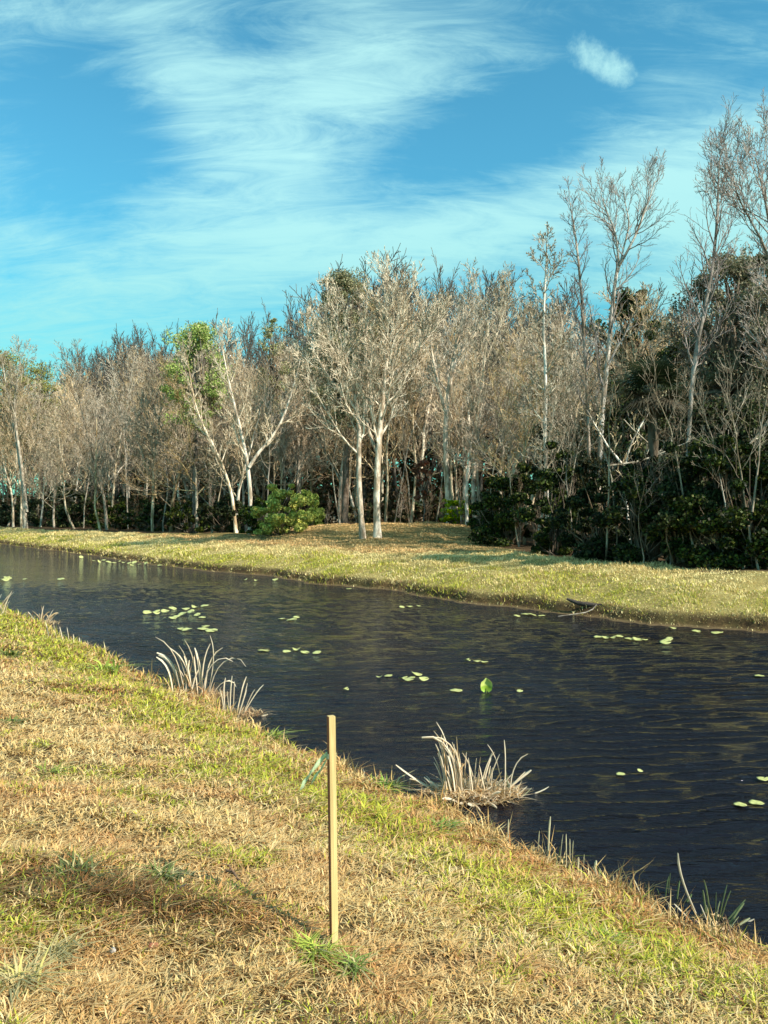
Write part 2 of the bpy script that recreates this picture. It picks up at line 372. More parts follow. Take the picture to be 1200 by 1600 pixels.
def norm(v): return v/(math.sqrt(v[0]*v[0]+v[1]*v[1]+v[2]*v[2])+1e-9)
def away(rng, d, ang, az):
    u = np.array([d[1], -d[0], 0.]) if abs(d[2]) < .95 else np.array([1., 0, 0]); u = norm(u); v = np.cross(d, u)
    return norm(d*math.cos(ang)+(u*math.cos(az)+v*math.sin(az))*math.sin(ang))
NP = [10, 7, 5, 4, 3]; SD = [8, 5, 4, 3, 3]
def grow(rng, tb, p, d, L, r, lvl, sp, rec):
    k = NP[lvl]; st = L/(k-1); pts = [p]; wb = sp['wob']*(1, 1.5, 1.6, 1.7, 1.7)[lvl]; q = p
    W3 = rng.normal(0, wb, (k, 3))
    for i in range(k-1):
        d = d+W3[i]; d[2] += sp['up'][lvl]; d = norm(d); q = q+d*st; pts.append(q)
    pts = np.array(pts); t = np.linspace(0, 1, k); rad = np.maximum(r*(1-t*.72), sp['rmin'])
    kids(rng, tb, pts, rad, L, lvl, sp, rec)
def kids(rng, tb, pts, rad, L, lvl, sp, rec, t0=None, n=None):
    k = len(pts); col = sp['col'][min(lvl, len(sp['col'])-1)]
    (tb if lvl > 0 else rec).add(pts, rad, SD[lvl], np.array(col)*rng.uniform(.85, 1.15))
    if lvl >= sp['max']: return
    n = n or sp['n'][lvl]; t0 = sp['t0'][lvl] if t0 is None else t0
    az = rng.uniform(0, 6.28)
    for j in range(n):
        t = t0+(1-t0)*(j+rng.uniform(.1, .9))/n; f = t*(k-1); i = min(int(f), k-2); fr = f-i
        pp = pts[i]*(1-fr)+pts[i+1]*fr; rr = rad[i]*(1-fr)+rad[i+1]*fr; dd = norm(pts[i+1]-pts[i])
        az += 2.4+rng.normal(0, .5)
        a = sp['ang'][lvl]*rng.uniform(.7, 1.3)*(1.12-.35*t)
        l = L*sp['len'][lvl]*rng.uniform(.65, 1.2)*((1-(t-t0)*.55) if lvl == 0 else (1.05-.5*t))
        grow(rng, tb, pp, away(rng, dd, a, az), l, min(rr*.8, rr*sp['rr'][lvl]*rng.uniform(.8, 1.1)), lvl+1, sp, rec)
BARK = [(.60, .52, .40), (.68, .58, .43), (.68, .57, .41), (.64, .52, .37)]
def spec(**kw):
    s = dict(wob=.075, up=(.0, .13, .10, .07, .04), rmin=.011, n=(15, 8, 5, 3), t0=(.24, .2, .15, .15), ang=(.72, .66, .62, .62),
             len=(.42, .52, .55, .6), rr=(.56, .62, .6, .6), max=4, col=BARK)
    s.update(kw); return s

def bark_mat(name, k=1.0):
    m, nt, b = newmat(name)
    a = nt.nodes.new('ShaderNodeAttribute'); a.attribute_name = 'col'
    oi = nt.nodes.new('ShaderNodeObjectInfo'); geo = nt.nodes.new('ShaderNodeNewGeometry')
    v = scaled(nt, geo.outputs['Position'], (1, 1, .35))
    n1 = noise(nt, v, 3.5, 5, .6); n2 = noise(nt, v, 22, 4, .7)
    c = mixc(nt, ramp(nt, n1, .40, .58), mixc(nt, 1.0, a.outputs['Color'], (.42, .38, .33), 'MULTIPLY'), a.outputs['Color'])
    c = mixc(nt, ramp(nt, n2, .52, .7), c, mixc(nt, 1.0, c, (1.3, 1.3, 1.25), 'MULTIPLY'))
    hs = nt.nodes.new('ShaderNodeHueSaturation'); nt.links.new(c, hs.inputs['Color'])
    nt.links.new(mth(nt, 'ADD', .82*k, mth(nt, 'MULTIPLY', oi.outputs['Random'], .36*k)), hs.inputs['Value'])
    nt.links.new(mth(nt, 'ADD', .7, mth(nt, 'MULTIPLY', mth(nt, 'FRACT', mth(nt, 'MULTIPLY', oi.outputs['Random'], 5.7)), .6)), hs.inputs['Saturation'])
    nt.links.new(hs.outputs[0], b.inputs['Base Color']); b.inputs['Roughness'].default_value = .9; b.inputs['Specular IOR Level'].default_value = .2
    bu = nt.nodes.new('ShaderNodeBump'); bu.inputs['Strength'].default_value = .6; bu.inputs['Distance'].default_value = .03
    nt.links.new(n2, bu.inputs['Height']); nt.links.new(bu.outputs[0], b.inputs['Normal'])
    return m
M_BARK = bark_mat('bark')

def leafcloud(rng, centers, rads, n, size, cols, flat=.3):
    """n leaf-sized diamonds spread through balls round the centres"""
    ci = rng.integers(0, len(centers), n); d = rng.normal(0, 1, (n, 3)); d /= np.linalg.norm(d, axis=1, keepdims=True)
    p = centers[ci]+d*(rads[ci]*rng.random(n)**.45)[:, None]*np.array([1, 1, 1-flat])
    u = rng.normal(0, 1, (n, 3)); u /= np.linalg.norm(u, axis=1, keepdims=True)
    v = np.cross(u, rng.normal(0, 1, (n, 3))); v /= np.linalg.norm(v, axis=1, keepdims=True)
    s = size*rng.uniform(.6, 1.3, n); L = u*s[:, None]; Wd = v*(s*.42)[:, None]
    V = np.stack([p-L*.5, p+Wd, p+L*.6, p-Wd], 1).reshape(-1, 3)
    C = cols[rng.integers(0, len(cols), n)]*rng.uniform(.7, 1.3, (n, 1))
    return V, [np.arange(n*4).reshape(n, 4)], np.repeat(C, 4, 0)

def bare_proto(seed, H=14.0, tr=.16, lean=0.0, **kw):
    rng = np.random.default_rng(seed); sp = spec(**kw); tb, rec = Tubes(), Tubes()
    d = norm(np.array([rng.normal(0, .05)+lean, rng.normal(0, .05), 1.]))
    grow(rng, tb, np.array([0, 0, -.3]), d, H, tr, 0, sp, rec)
    # root flare
    a = rec.mesh('trunk', M_BARK); c = tb.mesh('crown', M_BARK)
    zmax = max(v.co.z for v in list(c.vertices)[::7])
    return a, c, zmax
def tree_obj(name, me_t, me_c, loc, rz, sc, label, cat, group=None):
    r = empty(name, loc, rz); r.scale = sc
    link('trunk', me_t, r); link('crown', me_c, r)
    return tag(r, label, cat, group)

# ------------------------------------------------------------------ hero trees (trunk lines measured in the photograph, put at their own distance)
def path(pts, Y, rng, jy=.35, k=12):
    """smooth 3-D line through measured points at distance Y, with its own wander in depth"""
    A = np.array([P(x, y, Y) for x, y, w in pts]); wd = np.array([w for *_, w in pts])/F*Y*.5
    t = np.linspace(0, 1, len(A)); tt = np.linspace(0, 1, k)
    out = np.stack([np.interp(tt, t, A[:, i]) for i in range(3)], -1); r = np.interp(tt, t, wd)
    out[1:-1] = out[1:-1]*.6+(out[:-2]+out[2:])*.2
    out[:, 1] += np.cumsum(rng.normal(0, jy*.12, k))+rng.normal(0, .25)*tt*jy
    return out, r
def hero(name, label, cat, Y, trunks, seed, fit=True, leaves=None, **kw):
    rng = np.random.default_rng(seed); sp = spec(**kw); tb, rec = Tubes(), Tubes()
    x0, y0, _ = trunks[0][0][0]; B = P(x0, y0, Y); B[2] = float(gz(B[0], B[1]))
    for pts, t0, n, Lk in trunks:
        q, r = path(pts, Y, rng)
        r = r*.82
        if pts[0][1] >= trunks[0][0][0][1]-25: q[0, 2] = B[2]-.15; r[0] *= 1.35
        q = q-B
        kids(rng, tb, q, r, Lk, 0, sp, rec, t0=t0, n=n)
    r = empty(name, B)
    link('trunk', rec.mesh('trunk', M_BARK), r); link('crown', tb.mesh('crown', M_BARK), r)
    return tag(r, label, cat)
PW = [(.84, .73, .60), (.82, .71, .55), (.78, .67, .50), (.74, .62, .45)]
V_ = dict(ang=(.7, .6, .6, .6), len=(.55, .5, .5, .5))
hero('bare_tree', 'pale twin-trunked bare tree with a wide fan crown standing alone in front of the clearing', 'tree', 41.5, [
    ([(567, 842, 11), (562, 780, 10), (560, 715, 9), (563, 660, 8), (552, 600, 6), (538, 550, 4), (525, 505, 1.5)], .30, 18, 7.5),
    ([(590, 852, 14), (588, 780, 12), (591, 700, 11), (597, 640, 9), (602, 575, 6.5), (610, 530, 4), (618, 485, 1.5)], .32, 20, 8.0),
    ([(588, 705, 7), (570, 660, 6), (575, 600, 5), (570, 540, 3), (576, 490, 1.5)], .2, 10, 5.5),
    ([(600, 600, 7), (640, 560, 5), (668, 530, 3.5), (690, 490, 1.5)], .1, 10, 5.0),
    ([(560, 640, 6), (520, 600, 5), (490, 550, 4), (478, 500, 2)], .1, 10, 5.0)], 101, n=(14, 9, 5, 4), col=PW, ang=(.72, .62, .6, .6), len=(.5, .55, .55, .55))
hero('bare_tree', 'tall crooked pale bare tree right of the twin-trunked tree', 'tree', 52, [
    ([(703, 815, 11), (697, 730, 10), (695, 670, 10), (702, 600, 9), (712, 540, 6), (720, 510, 4), (728, 475, 1.5)], .42, 14, 6.5),
    ([(698, 650, 7), (684, 600, 6), (672, 540, 4), (665, 470, 2)], .25, 9, 5.0),
    ([(712, 560, 5), (745, 520, 4), (775, 470, 2)], .2, 8, 4.5)], 102, col=PW)
hero('bare_tree', 'slim pale tree with a dark pointed broken top and long low side limbs', 'tree', 33.0, [
    ([(853, 868, 8), (856, 780, 7), (850, 690, 7), (854, 600, 6), (846, 500, 4.5), (851, 440, 3.5), (852, 385, 2.5)], .18, 20, 4.6)], 103,
    n=(18, 7, 5, 3), col=[(.60, .55, .46), (.50, .45, .36)], ang=(1.05, .75, .7, .6))
hero('bare_tree', 'very thin tall leaning tree tufted with short violet twigs at its tip', 'tree', 36, [
    ([(925, 835, 8), (921, 730, 7), (918, 640, 6), (915, 540, 6), (908, 440, 5), (900, 365, 3.5), (890, 308, 1.2)], .30, 36, 3.4)], 104,
    n=(30, 6, 4, 3), ang=(.8, .7, .7, .6), max=3, rmin=.007, col=[(.42, .36, .31), (.36, .30, .28), (.35, .29, .28)])
hero('bare_tree', 'tall white-stemmed tree forking into a wide V above the evergreen crown', 'tree', 36, [
    ([(930, 845, 10), (938, 740, 10), (942, 640, 10), (952, 560, 9), (960, 480, 8), (968, 415, 6)], .45, 8, 6.0),
    ([(968, 415, 5), (962, 360, 4), (948, 330, 3), (939, 298, 1.2)], .10, 12, 5.2),
    ([(968, 415, 5), (992, 370, 4.5), (1008, 325, 3.5), (1022, 285, 1.2)], .08, 14, 5.8),
    ([(966, 425, 4), (985, 350, 3), (975, 300, 1.2)], .2, 8, 4.2)], 105, n=(8, 7, 5, 3), max=3, rmin=.007, ang=(.75, .6, .6, .6), col=[(.58, .52, .46), (.46, .40, .36), (.42, .35, .31)], wob=.08)
hero('bare_tree', 'tall thin sinuous tree leaning right, feathery bare top near the right edge', 'tree', 33, [
    ([(1068, 840, 9), (1074, 760, 8), (1077, 680, 8), (1082, 600, 8), (1088, 540, 8), (1106, 470, 7), (1120, 400, 6), (1124, 320, 5), (1122, 270, 3), (1126, 235, 1.0)], .36, 28, 6.2)], 106,
    n=(24, 8, 5, 3), ang=(.65, .6, .6, .6), max=3, rmin=.007, col=[(.50, .44, .37), (.42, .35, .31), (.40, .33, .31)])
hero('bare_tree', 'bare tree at the right edge with a tall branching top cut by the frame', 'tree', 30, [
    ([(1262, 850, 14), (1250, 740, 13), (1236, 620, 11), (1224, 500, 9), (1210, 400, 7), (1196, 320, 4.5), (1182, 245, 1.2)], .3, 24, 7.5),
    ([(1215, 430, 6), (1180, 360, 4), (1150, 310, 3), (1143, 265, 1.2)], .15, 12, 5.5)], 107, n=(20, 8, 5, 3), rmin=.007, col=[(.44, .38, .33), (.40, .34, .30), (.40, .33, .29)], ang=(.7, .6, .6, .6))
hero('bare_tree', 'pale bare tree splitting low into a V beside the bright green bush', 'tree', 50, [
    ([(391, 838, 9), (391, 780, 8), (388, 735, 7), (380, 690, 5), (368, 640, 5), (352, 580, 3), (345, 530, 1.5)], .40, 12, 6.0),
    ([(389, 730, 7), (405, 705, 6), (425, 685, 5), (445, 650, 4), (460, 600, 2), (470, 560, 1)], .2, 10, 5.0)], 108, col=PW)
hero('bare_tree', 'pale tree leaning hard left behind the low-splitting tree', 'tree', 55, [
    ([(369, 835, 6), (364, 780, 6), (352, 735, 5), (330, 690, 4.5), (308, 650, 3.5), (298, 600, 2.5), (292, 555, 1)], .3, 16, 5.5)], 109, col=PW)
hero('bare_tree', 'pair of steeply slanting pale trunks among the far left trees', 'tree', 82, [
    ([(40, 832, 8), (36, 760, 7), (28, 700, 6), (18, 650, 5), (8, 600, 3), (2, 560, 1)], .4, 14, 7.0),
    ([(42, 800, 6), (34, 720, 5.5), (22, 640, 4), (30, 590, 2), (36, 556, 1)], .4, 12, 7.0)], 110, n=(12, 7, 5, 4))
hero('bare_tree', 'small slender pale tree just right of the crooked pale tree', 'tree', 50, [
    ([(742, 822, 8), (738, 760, 7), (744, 700, 5), (752, 640, 4), (758, 560, 1.5)], .35, 12, 4.5),
    ([(730, 822, 7), (728, 760, 6), (736, 700, 5), (730, 620, 1.5)], .35, 10, 4.5)], 111, n=(10, 7, 5, 4), col=PW)
hero('bare_tree', 'thin grey tree with crossing dead limbs before the palm', 'tree', 31, [
    ([(985, 865, 5), (980, 800, 4.5), (975, 735, 4), (985, 690, 3.5), (1010, 650, 2.5), (1035, 620, 1.5)], .25, 9, 2.6),
    ([(975, 730, 5), (950, 700, 4), (930, 665, 2.5), (915, 640, 1.2)], .2, 6, 2.2)], 112, n=(6, 4, 3, 2), max=3, col=PW, ang=(.9, .7, .7, .6))
hero('bare_tree', 'big bare tree with broad drooping limbs behind the right-hand shrubs', 'tree', 38, [
    ([(1165, 850, 18), (1162, 740, 16), (1155, 650, 14), (1160, 570, 11), (1172, 500, 7), (1180, 420, 3)], .28, 18, 7.0),
    ([(1156, 640, 9), (1110, 600, 7), (1080, 555, 5), (1060, 520, 2)], .15, 12, 5.0),
    ([(1160, 700, 8), (1200, 640, 6), (1230, 560, 3)], .15, 10, 5.0)], 113, n=(16, 8, 5, 3), col=[(.36, .30, .25), (.42, .35, .28), (.42, .34, .27), (.42, .33, .25)])

# ------------------------------------------------------------------ wood of bare trees
protos = []
for i, kw in enumerate([dict(), dict(wob=.09, n=(15, 8, 5, 3)), dict(t0=(.15, .2, .15, .15), ang=(.75, .7, .7, .6)), dict(len=(.36, .52, .55, .6), n=(16, 8, 5, 3)),
                        dict(wob=.10, lean=.12, ang=(.95, .8, .7, .6)), dict(t0=(.45, .2, .15, .15), n=(12, 9, 5, 3)), dict(len=(.5, .5, .55, .6), n=(12, 8, 5, 3), ang=(.65, .7, .7, .6)),
                        dict(wob=.08, lean=-.1)]):
    tone = [(1, 1, 1), (1.22, 1.2, 1.16), (.72, .69, .66), (1.1, 1.1, 1.1), (.88, .85, .78), (1.28, 1.26, 1.25), (.8, .78, .8), (1.05, 1.0, .92)][i]
    kw['col'] = [tuple(np.array(c_)*tone) for c_ in BARK]
    protos.append(bare_proto(200+i, 12.5, (.13, .11, .14, .1, .12, .15, .13, .1)[i], **kw))
SKX = [-200, 0, 30, 60, 100, 150, 250, 300, 400, 425, 455, 480, 540, 600, 680, 750, 830, 880, 960, 1030, 1065, 1100, 1200, 1400]
SKY_ = [562, 556, 566, 570, 584, 552, 528, 545, 518, 500, 530, 500, 476, 445, 440, 442, 458, 475, 462, 480, 530, 500, 420, 420]
wood_pts = []
rng = np.random.default_rng(31)
cand = 0
while len(wood_pts) < 118 and cand < 60000:
    cand += 1
    s = rng.uniform(3, 125); n = front_n(s)+abs(rng.normal(0, 7.5))+.3
    x, y = XY(s, n)
    px = 600+F*x/y
    if y < 20 or px < -70 or px > 1270 or (px > 825 and y < 39): continue
    mind = 1.9+1.1*(y/60)
    if any((x-a)**2+(y-b_)**2 < mind**2 for a, b_ in wood_pts): continue
    # keep the column density even across the picture
    if sum(abs(600+F*a/b_-px) < 22 for a, b_ in wood_pts) >= 5: continue
    wood_pts.append((x, y))
wood_pts.sort(key=lambda q: 600+F*q[0]/q[1])
ORD = ['first', 'second', 'third', 'fourth', 'fifth', 'sixth', 'seventh', 'eighth', 'ninth', 'tenth', 'eleventh', 'twelfth', 'thirteenth', 'fourteenth', 'fifteenth', 'sixteenth']
REG = [(95, 'at the left edge of the photo'), (190, 'above the long row of lily pads'), (300, 'left of the pale green topped tree'), (385, 'behind the hard leaning pale tree'),
       (470, 'behind the bright green bush'), (540, 'left of the twin-trunked tree'), (650, 'behind the twin-trunked tree'), (740, 'behind the crooked pale tree'),
       (830, 'left of the tree with the broken top'), (905, 'right of the tree with the broken top'), (980, 'behind the V-forked tall tree'), (1070, 'behind the fan palm'),
       (1150, 'left of the moss-hung oak'), (1500, 'at the right edge of the photo')]
bylab = {}
for i, (x, y) in enumerate(wood_pts):
    px = 600+F*x/y
    reg = next(r for lim, r in REG if px < lim); bylab.setdefault(reg, []).append((x, y))
for reg, L in bylab.items():
    for j, (x, y) in enumerate(L):
        px = 600+F*x/y; pi = rng.integers(0, len(protos)); a, c, zm = protos[pi]
        z = float(gz(x, y)); top = np.interp(px, SKX, SKY_)
        Ht = (EYE+(800-top)/F*y-z)*rng.uniform(.74, 1.04)
        k = Ht/zm; kw_ = k**.35*rng.uniform(.9, 1.15) if k < 1 else k**.6
        tree_obj('bare_tree', a, c, (x, y, z), rng.uniform(0, 6.28), (kw_, kw_, k),
                 f"bare grey-brown tree, {ORD[j] if j < len(ORD) else 'seventeenth' if j == 16 else 'last'} from left of those {reg}", 'tree', 'bare trees of the wood across the canal')
print('wood', len(wood_pts))

# trees deeper in the wood read as one mass of twigs: one object
def mass():
    Vs, Fs, Cs = [], [], []; off = 0
    data = []
    for i in range(4):
        rg_ = np.random.default_rng(400+i); sp = spec(max=3, n=(14, 8, 6, 3), rmin=.02); tb, rec = Tubes(), Tubes()
        grow(rg_, tb, np.array([0, 0, -.3]), norm(np.array([.03, .02, 1.])), 12.5, .14, 0, sp, rec)
        for T_ in (tb, rec):
            me = T_.mesh('tmp', None); v = np.empty(len(me.vertices)*3, np.float32); me.vertices.foreach_get('co', v)
            f = np.empty(len(me.loops), np.int32); me.loops.foreach_get('vertex_index', f)
            data.append((i, v.reshape(-1, 3), f.reshape(-1, 4))); bpy.data.meshes.remove(me)
    cnt = 0
    for t in range(4000):
        if cnt >= 210: break
        s = rng.uniform(-2, 190); n = front_n(s)+rng.uniform(13, 60); x, y = XY(s, n); px = 600+F*x/y
        if px < -250 or px > 1450: continue
        cnt += 1
        z = float(gz(x, y)); top = np.interp(px, SKX, SKY_)+rng.uniform(0, 60); H = EYE+(800-top)/F*y-z; k = min(H/13.5, 2.4)
        an = rng.uniform(0, 6.28); i = rng.integers(0, 4); sh = rng.uniform(.75, 1.1)
        kw = k**.6
        for j, v, f in data:
            if j != i: continue
            Rm = np.array([[math.cos(an), -math.sin(an), 0], [math.sin(an), math.cos(an), 0], [0, 0, 1]])
            w = (v*np.array([kw, kw, k]))@Rm.T+np.array([x, y, z]); Vs.append(w); Fs.append(f+off); off += len(v)
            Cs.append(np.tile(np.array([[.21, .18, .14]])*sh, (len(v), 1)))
    o = link('background_wood', mesh_np('background_wood', np.concatenate(Vs), [np.concatenate(Fs)], M_BARK, np.concatenate(Cs)))
    tag(o, 'dense mass of bare twigs and trunks deeper in the wood', 'wood', kind='stuff')
mass()
# leafy brush on the wood floor far inside
def brush():
    C, Rr = [], []
    for t in range(7500):
        s = rng.uniform(0, 210); n = front_n(s)+rng.uniform(5, 70); x, y = XY(s, n); px = 600+F*x/y
        if px < -200 or px > 1400: continue
        if 470 < px < 545 and y < 75: continue
        C.append((x, y, float(gz(x, y))+rng.uniform(.05, 1)**1.3*(9.5 if n > front_n(s)+20 else 2.2)*(y/60)**.6)); Rr.append(rng.uniform(.7, 1.6)*(y/60)**.4)
    C = np.array(C); Rr = np.array(Rr)
    V, Fs, CC = leafcloud(rng, C, Rr, 430000, .32, np.array([[.030, .045, .014], [.06, .055, .025], [.11, .075, .045], [.04, .03, .018]]))
    o = link('undergrowth', mesh_np('undergrowth', V, Fs, M_LEAF, CC)); tag(o, 'dark tangled undergrowth on the floor of the wood', 'undergrowth', kind='stuff')
brush()

# ------------------------------------------------------------------ shrubs and evergreens
EG = np.array([[.018, .030, .008], [.030, .045, .012], [.06, .085, .02], [.018, .02, .01], [.09, .10, .03], [.014, .02, .008]])
OLIVE = np.array([[.16, .16, .07], [.11, .115, .05], [.20, .18, .09], [.25, .21, .12]])
BRIGHT = np.array([[.12, .24, .02], [.17, .30, .03], [.08, .16, .02], [.2, .3, .04]])
def leafy(name, label, cat, loc, w, h, seed, cols, n=16000, size=.13, lobes=40, trunk_h=.0, tr=.05, group=None, low=.05, rk=1.0):
    """shrub or evergreen tree: many stems from the base, leaves on their ends"""
    rng = np.random.default_rng(seed); tb = Tubes(); C = []; rad = []
    base = np.array([0, 0, 0.])
    if trunk_h > 0:
        tp = np.array([[0, 0, -.2], [rng.normal(0, .1), rng.normal(0, .1), trunk_h*.5], [rng.normal(0, .2), rng.normal(0, .2), trunk_h]])
        tb.add(tp, np.array([tr*1.2, tr, tr*.8]), 8, np.array([.22, .17, .13])); base = tp[-1]
    for i in range(lobes):
        th = rng.uniform(0, 6.28); f = rng.random()**.6; z = rng.uniform(low, 1)**(1.25 if trunk_h == 0 else 1)
        prof = math.sqrt(max(.05, 1-((z-.42)/.62)**2)) if trunk_h == 0 else math.sqrt(max(.03, 1-((z-.5)/.52)**2))
        q = np.array([math.cos(th)*f*prof*w/2, math.sin(th)*f*prof*w/2, (trunk_h*.75)+(h-trunk_h*.75)*z*.93])
        C.append(q); rad.append(rk*rng.uniform(.06, .20)*min(w, h)*(1 if trunk_h == 0 else .9))
        if trunk_h == 0 and rng.random() < .22: q = q+np.array([0, 0, rng.uniform(.1, .3)*h]); C[-1] = q; rad[-1] *= .6
        st = base if trunk_h else np.array([rng.normal(0, w*.06), rng.normal(0, w*.06), -.1])
        midp = (st+q)/2+rng.normal(0, .08*w, 3)*np.array([1, 1, .4])
        tb.add(np.array([st, midp, q]), np.array([tr*.5, tr*.33, tr*.12])+.004, 4, np.array([.2, .16, .12]))
    V, Fs, CC = leafcloud(rng, np.array(C), np.array(rad), n, size, cols, .35)
    V[:, 2] = np.maximum(V[:, 2], .02)
    r = empty(name, loc); link('foliage', mesh_np('foliage', V, Fs, M_LEAF, CC), r); link('stem' if trunk_h == 0 else 'trunk', tb.mesh('stem', M_BARK), r)
    return tag(r, label, cat, group)
def at(px, Y): x = (px-600)/F*Y; return (x, Y, float(gz(x, Y)))
# (px, distance, width, height, palette, label)
SH = [
 (440, 47, 3.4, 2.5, BRIGHT*np.array([3.6, 2.1, .9]), 'bright green sunlit bush at the left side of the clearing', 20000, .13),
 (478, 56, 2.6, 2.6, BRIGHT*np.array([2.2, 1.6, 1.0]), 'smaller mid green bush just behind the bright green one', 9000, .13),
 (405, 50, 2.6, 1.9, EG*1.4, 'dark green bush at the foot of the low-splitting tree', 9000, .14),
 (350, 56, 3.6, 2.2, EG, 'dark bush under the hard leaning pale tree', 9000, .15),
 (300, 62, 4.0, 2.2, EG*1.1, 'dark bush under the pale green topped tree', 9000, .16),
 (240, 70, 4.6, 2.4, EG, 'dark low bush above the right end of the lily pad row', 9000, .17),
 (180, 76, 4.6, 2.3, EG, 'dark low bush above the middle of the lily pad row', 9000, .18),
 (108, 84, 5.0, 3.9, EG*1.2, 'tall dark green bush with paler leaves in the left wood', 12000, .2),
 (60, 90, 5.2, 3.0, EG, 'dark bush second from the left edge', 9000, .2),
 (5, 94, 6.0, 3.4, EG*1.1, 'dark bush cut by the left edge', 9000, .2),
 (640, 63, 6.0, 1.7, np.array([[.34, .22, .1], [.26, .17, .08], [.2, .18, .06]]), 'tan dry brush along the back of the clearing', 9000, .13),
 (560, 66, 4.0, 1.9, np.array([[.28, .2, .1], [.16, .17, .06], [.2, .18, .06]]), 'olive dry brush at the back of the clearing, behind the twin trunks', 7000, .13),
 (714, 51, 2.0, 1.5, BRIGHT*np.array([2.2, 1.6, 1.0]), 'small light green bush behind the crooked pale tree base', 6000, .12),
 (795, 37, 3.2, 3.3, EG*1.1, 'rounded dark evergreen bush left of the broken-topped tree', 18000, .12),
 (760, 44, 1.8, 2.0, EG*1.3, 'small dark bush at the right end of the clearing', 7000, .12),
 (868, 31.0, 2.4, 3.4, EG, 'tall narrow dark shrub at the broken-topped tree', 15000, .11),
 (930, 28.4, 2.9, 2.7, EG*.9, 'dark shrub at the foot of the tall forked tree', 14000, .11),
 (905, 36, 3.2, 4.0, OLIVE*.4, 'olive shrub behind the tall forked tree', 12000, .12),
 (1000, 26.3, 3.0, 2.9, EG*.9, 'dark shrub with dead twigs below the fan palm', 16000, .1),
 (1065, 25.3, 2.9, 3.4, EG*1.05, 'large glossy dark green shrub right of the palm', 22000, .1),
 (1130, 24.6, 2.8, 3.8, EG*1.15, 'tallest dark green shrub of the right-hand thicket', 22000, .1),
 (1195, 23.9, 3.0, 3.6, EG, 'dark green shrub cut by the right edge', 20000, .1),
 (1085, 33, 4.2, 4.6, EG*.9, 'dark shrub behind the glossy thicket', 14000, .12),
 (1275, 27, 4.2, 4.4, EG, 'dark shrub just beyond the right edge', 9000, .14),
]
for i, (px, Y, w, h, pal, lab, n, sz) in enumerate(SH):
    leafy('shrub', lab, 'shrub', at(px, Y), w, h, 500+i, pal, n, sz, 44, group='shrubs along the front of the wood')
RED = np.array([[.26, .08, .05], [.20, .07, .05], [.3, .13, .07], [.22, .12, .07]])
leafy('shrub', 'rust red leaved sapling behind the twin-trunked tree', 'sapling', at(661, 53), 1.5, 4.1, 560, RED, 2600, .14, 26, trunk_h=1.8, tr=.04)
LG = np.array([[.34, .50, .07], [.42, .56, .10], [.28, .4, .07], [.5, .5, .17]])
leafy('budding_tree', 'tree with a fresh yellow-green crown rising above the left wood', 'tree', at(303, 62), 4.6, 16.0, 561, LG, 16000, .13, 60, trunk_h=10, tr=.14, rk=1.5)
leafy('budding_tree', 'tree with thin olive green top at the far left edge', 'tree', at(14, 100), 8.5, 21.0, 562, np.array([[.24, .26, .09], [.3, .29, .12]]), 13000, .17, 70, trunk_h=12, tr=.2, rk=1.5)
leafy('budding_tree', 'low olive topped tree second from the left edge', 'tree', at(65, 98), 6.5, 19.2, 563, np.array([[.24, .25, .1], [.28, .26, .12]]), 9000, .17, 60, trunk_h=12, tr=.2, rk=1.5)
leafy('budding_tree', 'slim tree with a sparse olive tip beside the oak', 'tree', at(425, 66), 2.6, 17.6, 564, np.array([[.24, .26, .1], [.3, .27, .14]]), 4500, .13, 40, trunk_h=11, tr=.12, rk=1.5)
leafy('oak_tree', 'tall grey-green oak behind the twin-trunked tree', 'tree', at(538, 58), 6.0, 18.2, 565, OLIVE*1.25, 34000, .12, 80, trunk_h=9, tr=.22, rk=1.25)
leafy('pine_tree', 'dark green pine crown showing behind the V-forked tree', 'tree', at(985, 46), 4.4, 14.0, 566, EG*1.8, 14000, .14, 36, trunk_h=9, tr=.18)
leafy('pine_tree', 'small dark pine tuft left of the V-forked tree', 'tree', at(938, 50), 1.5, 13.6, 567, EG*1.8, 2500, .13, 12, trunk_h=11, tr=.1)
leafy('oak_tree', 'broad moss-hung olive oak high behind the right-hand thicket', 'tree', at(1165, 37), 6.2, 13.4, 568, OLIVE*1.3, 42000, .10, 90, trunk_h=7, tr=.26, rk=1.15)
leafy('oak_tree', 'darker lower oak left of the moss-hung oak', 'tree', at(1055, 44), 4.6, 10.6, 569, EG*1.5, 15000, .14, 40, trunk_h=5, tr=.22)

for px, Y, w, h, sd, lab in ((985, 37, 3.6, 7.6, 581, 'dark evergreen behind the thicket, left of the palm'), (1118, 36, 4.2, 6.6, 582, 'dark evergreen behind the thicket, right of the palm'),
                             (1200, 34, 4.0, 6.2, 583, 'dark evergreen behind the thicket at the right edge'), (880, 40, 3.0, 6.2, 584, 'thin dark evergreen behind the broken-topped tree')):
    leafy('evergreen_tree', lab, 'tree', at(px, Y), w, h, sd, np.concatenate([EG*1.3, OLIVE*.5]), 15000, .12, 60, trunk_h=2.5, tr=.13, rk=1.1, group='evergreens behind the thicket')
